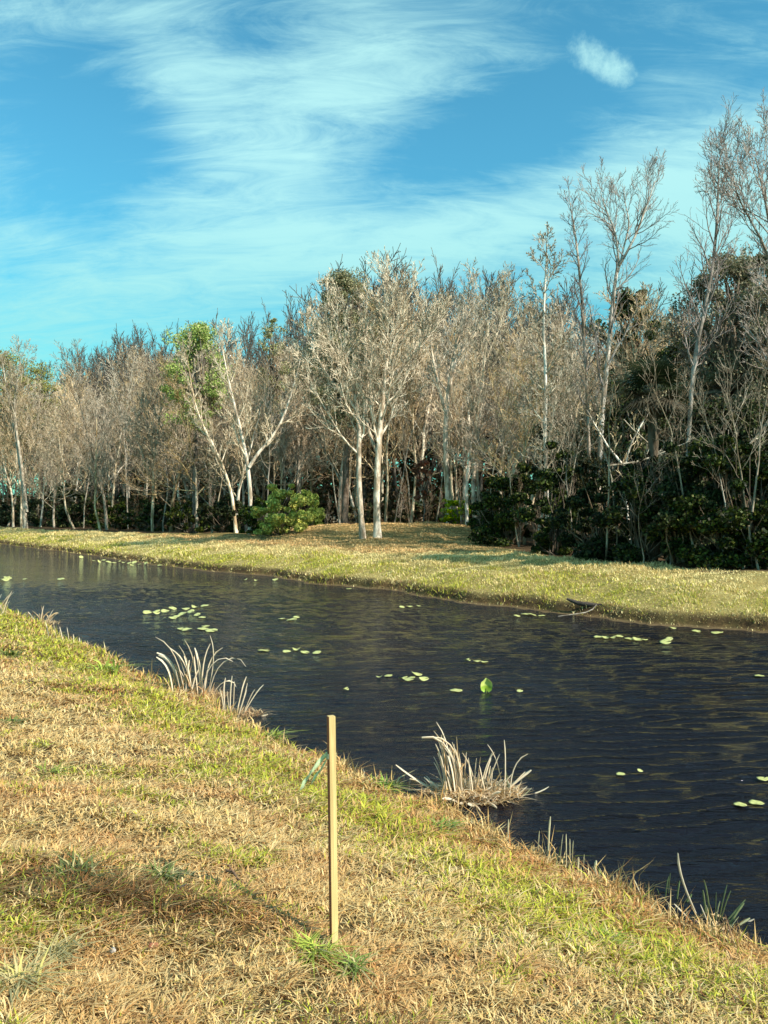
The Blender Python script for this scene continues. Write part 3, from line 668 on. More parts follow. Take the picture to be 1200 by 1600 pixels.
# fan palm
def palm(loc, H, label, seed):
    rng = np.random.default_rng(seed); r = empty('fan_palm', loc)
    tb = Tubes(); z = np.linspace(-.2, H, 9); tb.add(np.stack([.06*np.sin(z), .05*np.cos(z*.8), z], -1), np.full(9, .15)+.04*np.sin(z*5), 8, np.array([.16, .13, .1]))
    link('trunk', tb.mesh('trunk', M_BARK), r)
    Vs, Fs, Cs = [], [], []; off = 0
    for i in range(36):
        th = rng.uniform(0, 6.28); el = rng.uniform(-.9, 1.35); d = np.array([math.cos(th)*math.cos(el), math.sin(th)*math.cos(el), math.sin(el)])
        c = np.array([0, 0, H])+d*rng.uniform(.4, .8); u = norm(np.cross(d, [0, 0, 1.])); v = np.cross(u, d)
        col = np.array([.04, .062, .016])*rng.uniform(.6, 1.4) if el > -.35 else np.array([.11, .085, .045])*rng.uniform(.6, 1.2)
        for j in range(22):
            a = (j/21-.5)*4.0; dr = norm(d*math.cos(a)+u*math.sin(a)+v*.1); L = rng.uniform(.65, .9)
            sd = norm(np.cross(dr, v))*.03; m_ = c+dr*L*.55; tip = c+dr*L+np.array([0, 0, -.22*L])
            Vs += [c, m_+sd, tip, m_-sd]; Fs.append([off, off+1, off+2, off+3]); off += 4; Cs += [col]*4
        Vs += [np.array([0, 0, H])-u*.02, np.array([0, 0, H])+u*.02, c+u*.015, c-u*.015]; Fs.append([off, off+1, off+2, off+3]); off += 4; Cs += [col]*4
    link('crown', mesh_np('crown', np.array(Vs), [np.array(Fs)], M_LEAF, np.array(Cs)), r)
    tag(r, label, 'palm')
palm(at(1022, 26.3), 5.4, 'dark fan palm standing before the right-hand oaks', 5)

# fallen and hanging dead limbs in the thicket
def limb(name, pts, Y, label, col=(.5, .44, .36), seed=1):
    rng = np.random.default_rng(seed); q, r = path(pts, Y, rng, k=8); B = q[0].copy(); q -= B
    tb, rec = Tubes(), Tubes(); kids(rng, rec, q, r, 1.6, 0, spec(n=(6, 4, 3), max=2, col=[col], ang=(.7, .6, .6)), rec, t0=.3, n=5)
    o = link(name, rec.mesh(name, M_BARK)); o.location = B; tag(o, label, 'branch'); return o
limb('dead_branch', [(950, 728, 3.5), (1000, 722, 3), (1052, 700, 2), (1075, 690, 1)], 29.5, 'pale dead branch lying level across the shrubs below the palm', seed=3)
limb('dead_branch', [(1160, 705, 4), (1185, 680, 3.5), (1206, 640, 3)], 26.5, 'pale dead branch slanting over the shrubs at the right edge', seed=4)
limb('dead_branch', [(975, 655, 2), (1010, 690, 2.5), (1055, 730, 2.5), (1080, 745, 1.2)], 30.5, 'pale dead branch slanting down to the right under the palm', seed=6)

# bare brushwood / saplings in the gaps (small twiggy individuals in front)
tw = bare_proto(300, 3.6, .022, col=[(.36, .28, .2), (.34, .26, .18), (.34, .25, .18), (.34, .25, .18)], n=(12, 6, 4, 3), max=3, t0=(.1, .15, .15, .15), ang=(.55, .6, .6, .6), rmin=.006)
SPX = [(510, 47), (532, 49), (625, 50), (640, 46.5), (668, 47), (690, 46), (725, 46), (752, 42), (775, 39), (812, 36), (835, 33), (885, 31.5), (905, 31), (955, 29.5), (1020, 27), (1045, 26), (1105, 25), (1165, 24.4),
       (330, 58), (275, 62), (215, 70), (150, 78)]
SPL = ['between the bright green bush and the clearing', 'left of the twin trunks', 'right of the twin trunks', 'at the back of the clearing, left', 'in front of the rust red sapling', 'left of the crooked pale tree',
       'right of the crooked pale tree', 'beside the small dark bush', 'before the rounded evergreen bush', 'right of the rounded evergreen bush', 'left of the broken-topped tree', 'right of the broken-topped tree', 'left of the tall forked tree',
       'left of the palm thicket', 'in front of the palm thicket', 'before the glossy dark shrub', 'before the tallest dark shrub', 'near the right edge', 'under the leaning pale tree', 'under the pale green topped tree',
       'above the right end of the pad row', 'above the middle of the pad row']
for (px, Y), lab in zip(SPX, SPL):
    l = at(px, Y); k = rng.uniform(.45, .95)
    tree_obj('bare_sapling', tw[0], tw[1], l, rng.uniform(0, 6.28), (k*.8, k*.8, k), 'small twiggy bare sapling '+lab, 'sapling', 'bare saplings along the wood edge')

slim = [bare_proto(320+i, 7.5, .045, n=(9, 5, 3, 2), max=3, t0=(.5, .15, .15, .15), ang=(.7, .6, .6, .6), rmin=.008, wob=.09, col=[(.42, .36, .28), (.34, .28, .21)]) for i in range(3)]
for j, (px, Y, k, lab) in enumerate([(838, 33, .8, 'left of the broken-topped tree'), (872, 31.5, .75, 'right of the broken-topped tree'), (896, 29, .7, 'left of the thin tufted tree'), (945, 27.5, .8, 'right of the tall forked tree'),
        (962, 27, .6, 'at the left of the palm thicket'), (1005, 25.2, .4, 'in front of the palm'), (1048, 25.0, .42, 'just right of the palm'), (1092, 24.4, .75, 'before the glossy shrub'), (1128, 23.9, .6, 'before the tallest shrub'), (1158, 23.6, .8, 'right of the tallest shrub'), (1188, 23.2, .7, 'nearest the right edge'),
        (775, 38, .8, 'beside the rounded evergreen bush'), (812, 36, .7, 'right of the rounded evergreen bush'), (615, 52, 1.0, 'right behind the twin trunks'), (640, 56, 1.1, 'at the middle of the clearing back'), (680, 54, 1.0, 'left of the crooked pale tree'), (722, 50, .9, 'right of the crooked pale tree'), (528, 55, 1.0, 'left behind the twin trunks'),
        (415, 51, 1.1, 'beside the bright green bush'), (330, 58, 1.1, 'behind the hard leaning tree'), (255, 67, 1.3, 'above the right end of the pads'), (200, 74, 1.4, 'above the middle of the pads'), (130, 80, 1.5, 'above the left end of the pads')]):
    a, c, zm = slim[j % 3]
    tree_obj('slim_tree', a, c, at(px, Y), rng.uniform(0, 6.28), (k*1.1, k*1.1, k), 'slim young bare tree with a thin pale stem, '+lab, 'tree', 'slim young trees along the wood edge')

# pale sandy rise glimpsed through the clearing
m, nt, b = newmat('pale_sand'); geo = nt.nodes.new('ShaderNodeNewGeometry')
nt.links.new(mixc(nt, noise(nt, geo.outputs['Position'], 2.5, 5, .6), (.48, .38, .24), (.72, .62, .46)), b.inputs['Base Color']); b.inputs['Roughness'].default_value = .95
def sand(px, Y, w, d, h):
    g = np.linspace(-1, 1, 25); A, B_ = np.meshgrid(g, g, indexing='ij'); r = np.clip(1-A**2-B_**2, 0, 1)
    x0, y0, z0 = at(px, Y); Xg = x0+A*w/2; Yg = y0+B_*d/2; Zg = z0-.12+h*r**.3+.05*np.sin(A*9)*np.cos(B_*7)
    idx = np.arange(625).reshape(25, 25); fq = np.stack([idx[:-1, :-1], idx[1:, :-1], idx[1:, 1:], idx[:-1, 1:]], -1).reshape(-1, 4)
    o = link('sand_mound', mesh_np('sand_mound', np.stack([Xg, Yg, Zg], -1).reshape(-1, 3), [fq], m, smooth=True)); tag(o, kind='structure')
sand(507, 80, 3.8, 3, 1.45)

# ------------------------------------------------------------------ reeds
def ribbon(pts, w, col, tw_=0.0, up=(0, 0, 1)):
    """folded ribbon leaf along a line: V, F, C"""
    pts = np.array(pts, float); k = len(pts); T = np.gradient(pts, axis=0); T /= np.linalg.norm(T, axis=1, keepdims=True)
    rf = np.array([math.cos(tw_), math.sin(tw_), .05]); u = np.cross(T, rf); u /= np.linalg.norm(u, axis=1, keepdims=True)+1e-9; v = np.cross(T, u)
    t = np.linspace(0, 1, k); ww = w*.42*np.minimum(1, (1-t)*5+.45)*(.8+.2*np.minimum(1, t*5))
    L = pts-u*ww[:, None]; M_ = pts+v*(ww*.45)[:, None]; Rr = pts+u*ww[:, None]
    B_ = pts-v*(ww*.05)[:, None]
    V = np.stack([L, M_, Rr, B_], 1).reshape(-1, 3); i = np.arange(k-1)[:, None]*4
    Fq = np.concatenate([i+np.array([[j, (j+1) % 4, 4+(j+1) % 4, 4+j]]) for j in range(4)], 0)
    return V, Fq, np.tile(np.array(col), (len(V), 1))
def arc(base, az, lean, L, droop, k=9):
    """upright leaf that leans to az and droops at its tip"""
    pts = [np.array(base, float)]; el = math.pi/2-lean; st = L/(k-1)
    for i in range(k-1):
        e = el-droop*((i+1)/(k-1))**3.2
        pts.append(pts[-1]+st*np.array([math.cos(az)*math.cos(e), math.sin(az)*math.cos(e), math.sin(e)]))
    return pts
def reed(name, label, cat, loc, specs, litter=None, group=None, part='dry_leaf'):
    """specs: (dx, dy, az, lean, length, droop, width, colour)"""
    r = empty(name, loc); rr = np.random.default_rng(int(abs(loc[0]*977+loc[1]*331)))
    for (dx, dy, az, lean, L, dr, w, col) in specs:
        z0 = min(0.0, float(gz(loc[0]+dx, loc[1]+dy))-loc[2]) if loc[2] > .02 else -.06
        V, Fq, C = ribbon(arc((dx, dy, z0), az, lean, L, dr), w, np.array(col)*rr.uniform(.85, 1.12), rr.uniform(-.5, .5))
        link(part, mesh_np(part, V, [Fq], M_REED, C), r)
    if litter:
        n, rx, ry, hh, cols = litter
        a = rr.uniform(0, 6.28, n); f = np.sqrt(rr.random(n)); base = np.stack([np.cos(a)*f*rx, np.sin(a)*f*ry, rr.random(n)*hh*.7-.02], -1)
        V, Fs, C = blades(base, rr.uniform(.4, 1.2, n)*min(.12, rx*.22), rr.uniform(.005, .010, n), rr.uniform(0, 6.28, n), rr.uniform(.5, 2.4, n), rr.uniform(0, 1, n), np.array(cols)[rr.integers(0, len(cols), n)])
        link('leaf_litter', mesh_np('leaf_litter', V, Fs, M_REED, C), r)
    return tag(r, label, cat, group)
WH = (.86, .74, .56); TN = (.76, .56, .32); BR = (.30, .17, .08); GRN = (.16, .24, .06)
E_, W_, NN, SS = 0.0, math.pi, math.pi/2, -math.pi/2
def wat(px, py):                       # point on the water seen at that spot
    Y = EYE*F/(py-800); return ((px-600)/F*Y, Y, 0.0)
rr = np.random.default_rng(77)
# big clump standing in the water
b0 = wat(738, 1247); u_ = b0[1]/F      # metres per photo pixel there
L_ = []
def st(dxp, lenp, lean, az, droop, wp=7, col=WH, dy=0): L_.append((dxp*u_, dy+rr.normal(0, .05), az, lean, lenp*u_, droop, wp*u_, col))
for dxp, lp in ((-38, 100), (-32, 118), (-28, 128), (-24, 104), (-18, 92), (-42, 84), (-34, 90), (-26, 80), (-14, 84)):
    st(dxp, lp, rr.uniform(.02, .14), W_+rr.normal(0, .5), rr.uniform(.2, .7), 6)
st(-20, 140, .06, W_, 1.55, 8); st(-12, 132, .08, W_+.2, 1.3, 7)
for dxp, lp, ln in ((-12, 80, .02), (-4, 78, -.02), (4, 70, .03), (8, 84, .25), (12, 86, .33), (2, 66, -.1), (20, 62, .1), (28, 50, .05)):
    st(dxp, lp, abs(ln), E_ if ln > 0 else W_, .08, 6)
st(50, 100, .12, W_, .5, 6); st(48, 104, .05, E_, -.15, 6); st(57, 92, .03, E_, 1.0, 7); st(60, 62, .12, W_, .1, 5, (.3, .34, .2)); st(35, 70, .75, E_, .0, 7); st(28, 84, .85, E_, .1, 6); st(24, 62, .7, E_, 0, 6)
st(-30, 108, 1.0, W_, -.08, 9); st(-36, 72, .9, W_, .5, 7); st(-28, 64, .8, W_, .1, 7); st(-30, 52, .7, W_, .2, 6)
for i in range(22): st(rr.uniform(-44, -8), rr.uniform(55, 112), rr.uniform(.0, .16), W_+rr.normal(0, .8), rr.uniform(-.1, .4), rr.uniform(4.5, 6.5), WH if i % 4 else TN)
for i in range(12): st(rr.uniform(-8, 56), rr.uniform(34, 70), rr.uniform(.0, .3), rr.choice([W_, E_])+rr.normal(0, .4), rr.uniform(0, .3), rr.uniform(4, 6), WH if i % 3 else TN)
for i in range(26): st(rr.uniform(-46, 20), rr.uniform(40, 96), rr.uniform(.0, .35), rr.choice([W_, W_, E_])+rr.normal(0, .8), rr.uniform(-.1, .5), rr.uniform(3.5, 5.5), WH if i % 3 else TN)
for i in range(30): st(rr.uniform(-45, 50), rr.uniform(30, 72), rr.uniform(.5, 1.35), rr.choice([W_, E_, SS+.4, SS-.4])+rr.normal(0, .4), rr.uniform(-.1, .5), rr.uniform(5, 8), WH if i % 3 else TN)
for i in range(14): st(rr.uniform(-30, 70), rr.uniform(26, 50), 1.4, E_+rr.normal(0, .5), rr.uniform(-.3, .1), 4, TN)
st(66, 62, 1.32, E_, -.3, 5); st(60, 46, 1.2, E_+.5, -.3, 5, (.3, .32, .2))
reed('reed_clump', 'large clump of bleached dead reed leaves standing in the water near the bank', 'reeds', b0, L_, (1500, .44, .20, .15, [TN, WH, TN, (.55, .36, .17), BR]))
# two pale clumps on the near shore, left
def shore(px, py):
    """point on the near bank surface seen at that spot"""
    y = 2.0
    while y < 60:
        x = (px-600)/F*y; z = EYE-(py-800)/F*y
        if z <= float(gz(x, y)) or z <= 0: break
        y += .02
    return (x, y, max(0.0, float(gz(x, y))))
b0 = shore(300, 1090); u_ = b0[1]/F; L_ = []
for dxp, lp, ln, az, dr in ((-8, 118, .17, W_, .9), (-14, 92, .2, W_, 1.0), (-18, 84, .22, W_, .9), (-4, 96, .12, W_, .8), (2, 92, .1, W_, .5), (-26, 80, .1, W_, .9), (-30, 74, .05, W_, 1.0), (8, 100, .06, W_, .5), (12, 84, .02, W_, .3),
                            (14, 92, .03, E_, .4), (18, 92, .06, E_, .9), (22, 104, .2, E_, -.5), (16, 98, .12, E_, 1.9), (10, 70, .1, W_, 0), (4, 74, .15, W_, .2), (0, 64, .2, W_, .1), (-10, 66, .1, E_, 0), (6, 88, .2, W_, .6), (24, 110, .22, E_, 2.3)):
    st(dxp, lp, ln, az, dr, 6)
for i in range(12): st(rr.uniform(-30, 22), rr.uniform(34, 76), rr.uniform(.02, .3), rr.choice([W_, E_]), rr.uniform(-.1, .4), 5, WH if i % 2 else TN)
st(26, 62, .5, E_, 2.2, 4)
for i in range(16): st(rr.uniform(-80, -20), rr.uniform(18, 46), rr.uniform(.05, .5), rr.uniform(0, 6.28), rr.uniform(0, .6), 4, TN)
for i in range(30): st(rr.uniform(-110, 30), rr.uniform(14, 40), rr.uniform(.1, .9), rr.uniform(0, 6.28), rr.uniform(0, .6), 3.5, TN if i % 2 else (.56, .34, .18), dy=0)
L_[-30:] = [(a_, -a_*1.25 if a_ < -25 else b_, *r_) for a_, b_, *r_ in L_[-30:]]
reed('reed_clump', 'tall bleached reed clump with curling tips on the left shore', 'reeds', b0, L_, (700, .5, .3, .1, [TN, (.5, .3, .16), (.42, .26, .12)]))
b0 = shore(368, 1118); u_ = b0[1]/F; L_ = []
for dxp, lp, ln, az, dr in ((-14, 66, .12, W_, -.3), (-8, 70, .02, E_, .1), (-4, 60, .04, E_, .0), (0, 70, .2, E_, .15), (4, 62, .3, E_, -.1), (8, 66, .5, E_, .25), (10, 52, .34, E_, .2), (2, 48, .3, E_, 0), (-16, 50, .1, W_, .2), (12, 40, 1.4, E_, -.2), (-10, 44, .1, W_, 0)):
    st(dxp, lp, ln, az, dr, 6)
reed('reed_clump', 'smaller fan of bleached reed leaves right of the tall clump', 'reeds', b0, L_, (420, .4, .2, .07, [TN, (.5, .3, .16), BR]))
b0 = shore(68, 975); u_ = b0[1]/F; L_ = []
for i in range(16): st(rr.uniform(-14, 12), rr.uniform(18, 36), rr.uniform(.05, .7), rr.choice([W_, E_]), rr.uniform(0, .8), 3, WH if i % 2 else TN)
reed('reed_clump', 'small feathery straw tuft at the far left shore', 'reeds', b0, L_, (300, .4, .3, .1, [TN, (.55, .38, .18)]))
b0 = shore(2, 962); u_ = b0[1]/F; L_ = []
for i in range(8): st(rr.uniform(-10, 6), rr.uniform(24, 44), rr.uniform(.02, .5), rr.choice([W_, E_]), rr.uniform(0, .5), 3, WH)
reed('reed_clump', 'sparse pale reeds cut by the left edge', 'reeds', b0, L_)
b0 = shore(95, 1004); u_ = b0[1]/F; L_ = []
for dxp, lp in ((-18, 32), (-2, 38), (4, 26), (14, 28), (24, 20), (34, 18), (46, 22)): st(dxp, lp, rr.uniform(.02, .2), W_, .1, 3, WH)
reed('reed_clump', 'thin row of short pale stalks right of the straw tuft', 'reeds', b0, L_)
# cut stalks on the right shore
b0 = shore(815, 1333); u_ = b0[1]/F; L_ = []
for dxp, lp, ln, wp in ((-75, 50, .02, 3), (-58, 44, .05, 3), (-18, 56, 0, 5), (-28, 30, .4, 3), (-10, 34, .1, 3)): st(dxp, lp, ln, E_, .05, wp*1.45, (.68, .62, .42), dy=-dxp*u_*.6)
reed('reed_clump', 'few thin upright stalks just right of the big water clump', 'reeds', b0, L_)
b0 = shore(870, 1352); u_ = b0[1]/F; L_ = []
for dxp, lp, ln, wp in ((-25, 56, .02, 4), (-13, 86, .02, 4), (0, 66, .08, 4), (14, 62, .0, 4), (17, 58, .02, 5), (24, 50, .02, 4), (-4, 30, .1, 5), (30, 28, .05, 4), (38, 34, .05, 4), (8, 22, .1, 4), (44, 40, .1, 5)):
    st(dxp, lp, ln, E_, rr.uniform(-.05, .1), wp*1.45, (.74, .68, .46), dy=-dxp*u_*.5)
st(-28, 52, .5, E_, .1, 4, (.5, .46, .35)); st(-52, 40, .9, E_, .1, 3, (.5, .46, .35))
reed('reed_clump', 'row of tall cut upright reed stalks on the right shore', 'reeds', b0, L_)
b0 = shore(905, 1372); u_ = b0[1]/F; L_ = []
for i in range(16):
    dx_ = rr.uniform(-60, 50); st(dx_, rr.uniform(14, 38), rr.uniform(0, .35), rr.uniform(0, 6.28), .1, rr.uniform(3, 5.5), (.70, .62, .42) if i % 3 else (.4, .42, .22), dy=-dx_*u_*.6)
reed('reed_clump', 'low pale stubble fringe under the tall cut stalks', 'reeds', b0, L_)
b0 = shore(1010, 1412); u_ = b0[1]/F; L_ = []
for i in range(14):
    dx_ = rr.uniform(-50, 50); st(dx_, rr.uniform(12, 34), rr.uniform(0, .5), rr.uniform(0, 6.28), .1, rr.uniform(3, 5), (.68, .6, .42) if i % 2 else (.35, .4, .2), dy=-dx_*u_*.6)
reed('reed_clump', 'low mixed stubble just left of the small dark sedge', 'reeds', b0, L_)
b0 = shore(970, 1395); u_ = b0[1]/F; L_ = []
for dxp, lp, ln, wp in ((-30, 46, .12, 6), (-16, 30, .05, 5), (-8, 34, .0, 5), (6, 28, .1, 5), (-22, 24, .1, 4), (22, 30, .2, 4), (34, 40, .4, 4)): st(dxp, lp, ln, W_, .05, wp*1.45, (.72, .64, .44), dy=-dxp*u_*.5)
reed('reed_clump', 'short stubby cut reeds between the tall stalks and the leafy sedge', 'reeds', b0, L_)
b0 = shore(1048, 1400); u_ = b0[1]/F; L_ = []
for dxp, lp, ln, az in ((-12, 26, .3, W_), (0, 44, .05, E_), (5, 42, .1, E_), (-16, 52, .1, E_), (10, 30, .5, E_), (-24, 30, .4, W_), (-30, 22, .2, W_)): st(dxp, lp, ln, az, .1, 5, (.2, .27, .12))
reed('sedge_tuft', 'small dark green sedge at the waterline left of the long pale stalk', 'sedge', b0, L_, part='leaf')
b0 = shore(1115, 1445); u_ = b0[1]/F; L_ = []
st(-12, 125, .42, W_, -.35, 7, (.68, .62, .48)); st(-16, 60, .8, W_, .0, 6, (.6, .54, .42)); st(-4, 50, .35, W_, .1, 6, (.55, .5, .4)); st(-56, 60, 1.1, W_, .05, 5, (.6, .54, .42))
for dxp, lp, ln, az in ((0, 80, .1, W_), (4, 62, .02, E_), (8, 74, .2, E_), (10, 66, .25, E_), (2, 52, .1, W_), (12, 60, .5, E_), (14, 62, .7, E_), (6, 46, .1, E_), (-2, 44, .2, W_), (10, 40, .6, E_), (14, 48, 1.0, E_), (0, 34, .4, W_)):
    st(dxp, lp, ln, az, rr.uniform(0, .25), 6, (.22, .27, .13) if rr.random() < .6 else (.45, .45, .27))
st(24, 46, 1.15, E_, .0, 5, (.5, .45, .36))
reed('sedge_tuft', 'leafy green sedge with one long pale leaning stalk at the right shore', 'sedge', b0, L_, (300, .12, .1, .04, [TN, BR]), part='leaf')
b0 = shore(625, 1238); u_ = b0[1]/F; L_ = []
for i in range(14): st(rr.uniform(-60, 70), rr.uniform(12, 40), rr.uniform(.02, .7), rr.uniform(0, 6.28), rr.uniform(0, .5), 3, (.5, .5, .42), dy=rr.uniform(-.02, .1))
for o_ in L_: pass
L_ = [(a_, -a_*.62+b_, *rest) for a_, b_, *rest in L_]
reed('reed_clump', 'broken grey stalks at the waterline left of the big water clump', 'reeds', b0, L_)

# green weed tufts on the near bank
def weed(px, py, wpx, hpx, label, col, n=40, pale=0.0):
    b0 = shore(px, py); u = b0[1]/F; k = np.random.default_rng(px*7+py)
    base = np.stack([k.normal(0, wpx*u*.14, n), k.normal(0, wpx*u*.14, n), np.full(n, -.01)], -1)
    C = np.tile(np.array(col), (n, 1))*k.uniform(.6, 1.5, (n, 1)); C = np.where(k.random((n, 1)) < pale, np.array([[.5, .42, .2]]), C)
    V, Fs, CC = blades(base, k.uniform(.5, 1.1, n)*hpx*u, k.uniform(2.2, 4.5, n)*u, k.uniform(0, 6.28, n), k.uniform(.3, 1.2, n), k.uniform(.2, 1.2, n), C)
    o = link('weed_tuft', mesh_np('weed_tuft', V, Fs, M_GRASS, CC)); o.location = b0; tag(o, label, 'weed', 'green weed tufts on the near bank')
weed(80, 1215, 60, 30, 'spiky dark green weed low on the left of the near bank', (.22, .27, .05), 46)
weed(168, 1055, 60, 40, 'broad leaved green weed at the left shore', (.34, .42, .07), 50, .2)
weed(15, 1030, 40, 24, 'dark green weed near the left edge, upper', (.17, .2, .05), 50)
weed(15, 1135, 50, 26, 'dark green weed near the left edge, lower', (.17, .2, .05), 50)
weed(136, 1068, 30, 18, 'small yellow-green weed left of the broad leaved one', (.22, .3, .05), 30)
weed(488, 1500, 70, 46, 'bright green weed left of the stake foot', (.36, .42, .07), 150, .15)
weed(548, 1518, 60, 40, 'olive grass tuft right of the stake foot', (.2, .28, .06), 90, .4)
weed(250, 1380, 70, 40, 'olive green tuft in the middle of the dark patch', (.14, .18, .05), 90, .3)
weed(120, 1375, 90, 44, 'dark olive tuft at the left of the dark patch', (.09, .11, .035), 140, .3)
weed(30, 1550, 110, 62, 'tall straw coloured tuft at the bottom left corner', (.42, .36, .12), 150, .7)
weed(85, 1500, 90, 55, 'leaning straw tuft right of the corner tuft', (.40, .33, .12), 90, .7)
weed(690, 1300, 60, 30, 'leafy green tuft above the shore right of the stake', (.22, .32, .06), 90, .2)
weed(940, 1480, 70, 36, 'yellow-green tuft below the cut stalks', (.28, .36, .06), 120, .2)
weed(600, 1240, 60, 34, 'yellow-green tuft at the shore right of the stake', (.26, .35, .06), 110, .2)
weed(420, 1160, 60, 28, 'yellow-green tuft at the shore left of the stake', (.30, .36, .06), 110, .2)

# dead leaves and litter
m_l, nt, b = newmat('dead_leaf'); a = nt.nodes.new('ShaderNodeAttribute'); a.attribute_name = 'col'; nt.links.new(a.outputs['Color'], b.inputs['Base Color']); b.inputs['Roughness'].default_value = .8
def leaf(px, py, r, col, label, name='dead_leaf', cat='leaf', thick=.004, group='dead leaves on the near bank'):
    b0 = shore(px, py); k = np.random.default_rng(px+py*3); n = 14; a = np.linspace(0, 6.283, n, endpoint=False); rad = r*(1+.22*np.sin(a*3+k.uniform(0, 6))+k.normal(0, .08, n))
    top = np.stack([np.cos(a)*rad, np.sin(a)*rad*.65, .25*r*np.cos(a*2+k.uniform(0, 6))+.01+.0*a], -1); bot = top-np.array([0, 0, thick])
    V = np.concatenate([top, bot, [[0, 0, .012], [0, 0, .012-thick]]]); i = np.arange(n); j = (i+1) % n
    Fq = np.stack([i, j, j+n, i+n], -1)[:, ::-1]; Ft = np.concatenate([np.stack([i, j, np.full(n, 2*n)], -1), np.stack([j+n, i+n, np.full(n, 2*n+1)], -1)])
    o = link(name, mesh_np(name, V, [Fq, Ft], m_l, np.tile(np.array(col), (len(V), 1)))); o.location = (b0[0], b0[1], b0[2]+.022); o.rotation_euler = (k.uniform(.1, .5), k.uniform(-.3, .3), k.uniform(0, 6.28))
    tag(o, label, cat, group)
leaf(183, 1186, .035, (.07, .04, .025), 'larger dark curled leaf on the left tan grass')
leaf(168, 1182, .022, (.08, .05, .03), 'smaller dark leaf left of the larger curled one')
leaf(1085, 1450, .03, (.05, .025, .025), 'dark maroon leaf at the foot of the leafy sedge')
leaf(425, 1282, .014, (.08, .05, .03), 'tiny dark leaf left of the stake, upper')
leaf(482, 1302, .02, (.09, .05, .03), 'small brown leaf left of the stake, lower')
leaf(539, 1320, .018, (.22, .09, .05), 'small reddish leaf right of the stake')
leaf(178, 1497, .017, (.42, .37, .33), 'pale whitish scrap lying in the straw at the bottom left', 'paper_scrap', 'litter', group=None)
leaf(238, 1492, .02, (.35, .12, .07), 'reddish leaf right of the pale scrap')
leaf(283, 1395, .024, (.06, .05, .04), 'dark leaf left of the small stick')
tb = Tubes(); b0 = shore(352, 1372); b1 = shore(396, 1404); q = np.linspace(b0, b1, 5)-np.array(b0); q[:, 2] += np.array([.035, .05, .045, .04, .03]); q[1:4, 0] += [.01, -.008, .006]
tb.add(q, np.array([.011, .008, .006, .005, .003]), 6, np.array([.16, .11, .085])); tb.add(np.array([q[1], q[1]+[-.03, .02, .03], q[1]+[-.07, .04, .03]]), np.array([.006, .004, .002]), 5, np.array([.16, .11, .085]))
o = link('stick', tb.mesh('stick', M_BARK)); o.location = b0; tag(o, 'short dark forked stick lying on the near grass left of the stake', 'stick')

# log and pale twig on the far bank
tb = Tubes(); q = np.array([P(886, 939, 21.3), P(905, 946, 21.1), P(940, 950, 20.9), P(975, 953, 20.7), P(1000, 956, 20.5)]); B0 = q[0].copy(); q[:, 2] += .05
tb.add(q-B0, np.array([.03, .06, .05, .05, .03]), 8, np.array([.07, .05, .04]))
o = link('log', tb.mesh('log', M_BARK)); o.location = B0; tag(o, 'long dark log lying along the far bank edge', 'log')
tb = Tubes(); q = np.array([P(872, 963, 20.3), P(895, 960, 20.3), P(915, 957, 20.3), P(926, 952, 20.4), P(932, 945, 20.5)]); B0 = q[0].copy()
tb.add(q-B0, np.array([.006, .012, .014, .014, .012]), 6, np.array([.5, .42, .33]))
o = link('twig', tb.mesh('twig', M_BARK)); o.location = B0; tag(o, 'thin pale curved twig dipping into the water below the log', 'twig')

# ------------------------------------------------------------------ lily pads
def pad_mesh(seed, curl, upright=0.0):
    k = np.random.default_rng(seed); n = 22; a = np.linspace(.22, 6.06, n); rings = [0, .35, .7, 1.0]; V = []
    ph = k.uniform(0, 6.28)
    for f in rings:
        for t in a:
            rad = f*(1+.04*math.sin(t*3+ph)); z = curl*f**2.2*(.5+.5*math.sin(t*2+ph))+.03*f*math.sin(t*5+ph)
            V.append((math.cos(t)*rad, math.sin(t)*rad*.86, z))
    V = np.array(V); m_ = len(V); V2 = V-np.array([0, 0, .03]); W_all = np.concatenate([V, V2]); Fq = []
    for r_ in range(3):
        for i in range(n-1):
            A = r_*n+i; Fq.append([A, A+n, A+n+1, A+1]); Fq.append([A+1+m_, A+n+1+m_, A+n+m_, A+m_])
    for i in range(n-1): A = 3*n+i; Fq.append([A, A+m_, A+1+m_, A+1])
    for i in (0, n-1):
        for r_ in range(3): A = r_*n+i; Fq.append([A, A+m_, A+n+m_, A+n])
    rr_ = np.linalg.norm(W_all[:, :2], axis=1); base = np.array([[.60, .61, .23]])*(.75+.35*k.random((len(W_all), 1)))
    C = base*(1-.25*(rr_[:, None] > .9)); C[m_:] *= .7
    return mesh_np('lily_pad', W_all, [np.array(Fq)], M_PAD, C, smooth=True)
PM = [pad_mesh(i, c) for i, c in enumerate((.03, .10, .2, .5, .06))]
def pads(lst, label, group, r=.12, tilt=.2):
    tilt = min(tilt, .35) if len(lst) < 14 else tilt*1.5
    for i_, (px, py) in enumerate(sorted(lst)):
        x, y, _ = wat(px, py); o = link('lily_pad', PM[rr.integers(0, len(PM))]); s_ = r*rr.uniform(.6, 1.05)
        o.location = (x, y, .022); o.scale = (s_, s_, s_); tl = abs(rr.normal(0, tilt*.6)); o.rotation_euler = (tl, rr.normal(0, tilt*.4), rr.uniform(-.8, .8))
        o.location.z += s_*math.sin(tl)*.55
        tag(o, label if len(lst) == 1 else f'{label}, {ORD[i_]} from left', 'lily pad', group)
pads([(127, 872), (147, 877), (155, 879), (162, 876), (170, 879), (178, 880), (186, 878), (194, 880), (202, 881), (210, 880), (218, 882), (228, 882), (206, 884), (250, 884), (260, 884)], 'pale lily pad in the long row under the far left bank', 'lily pads in the far left row', .15, .5)
pads([(12, 905), (8, 908)], 'lily pad at the far left edge of the water', 'lily pads at the left edge', .2, .5)
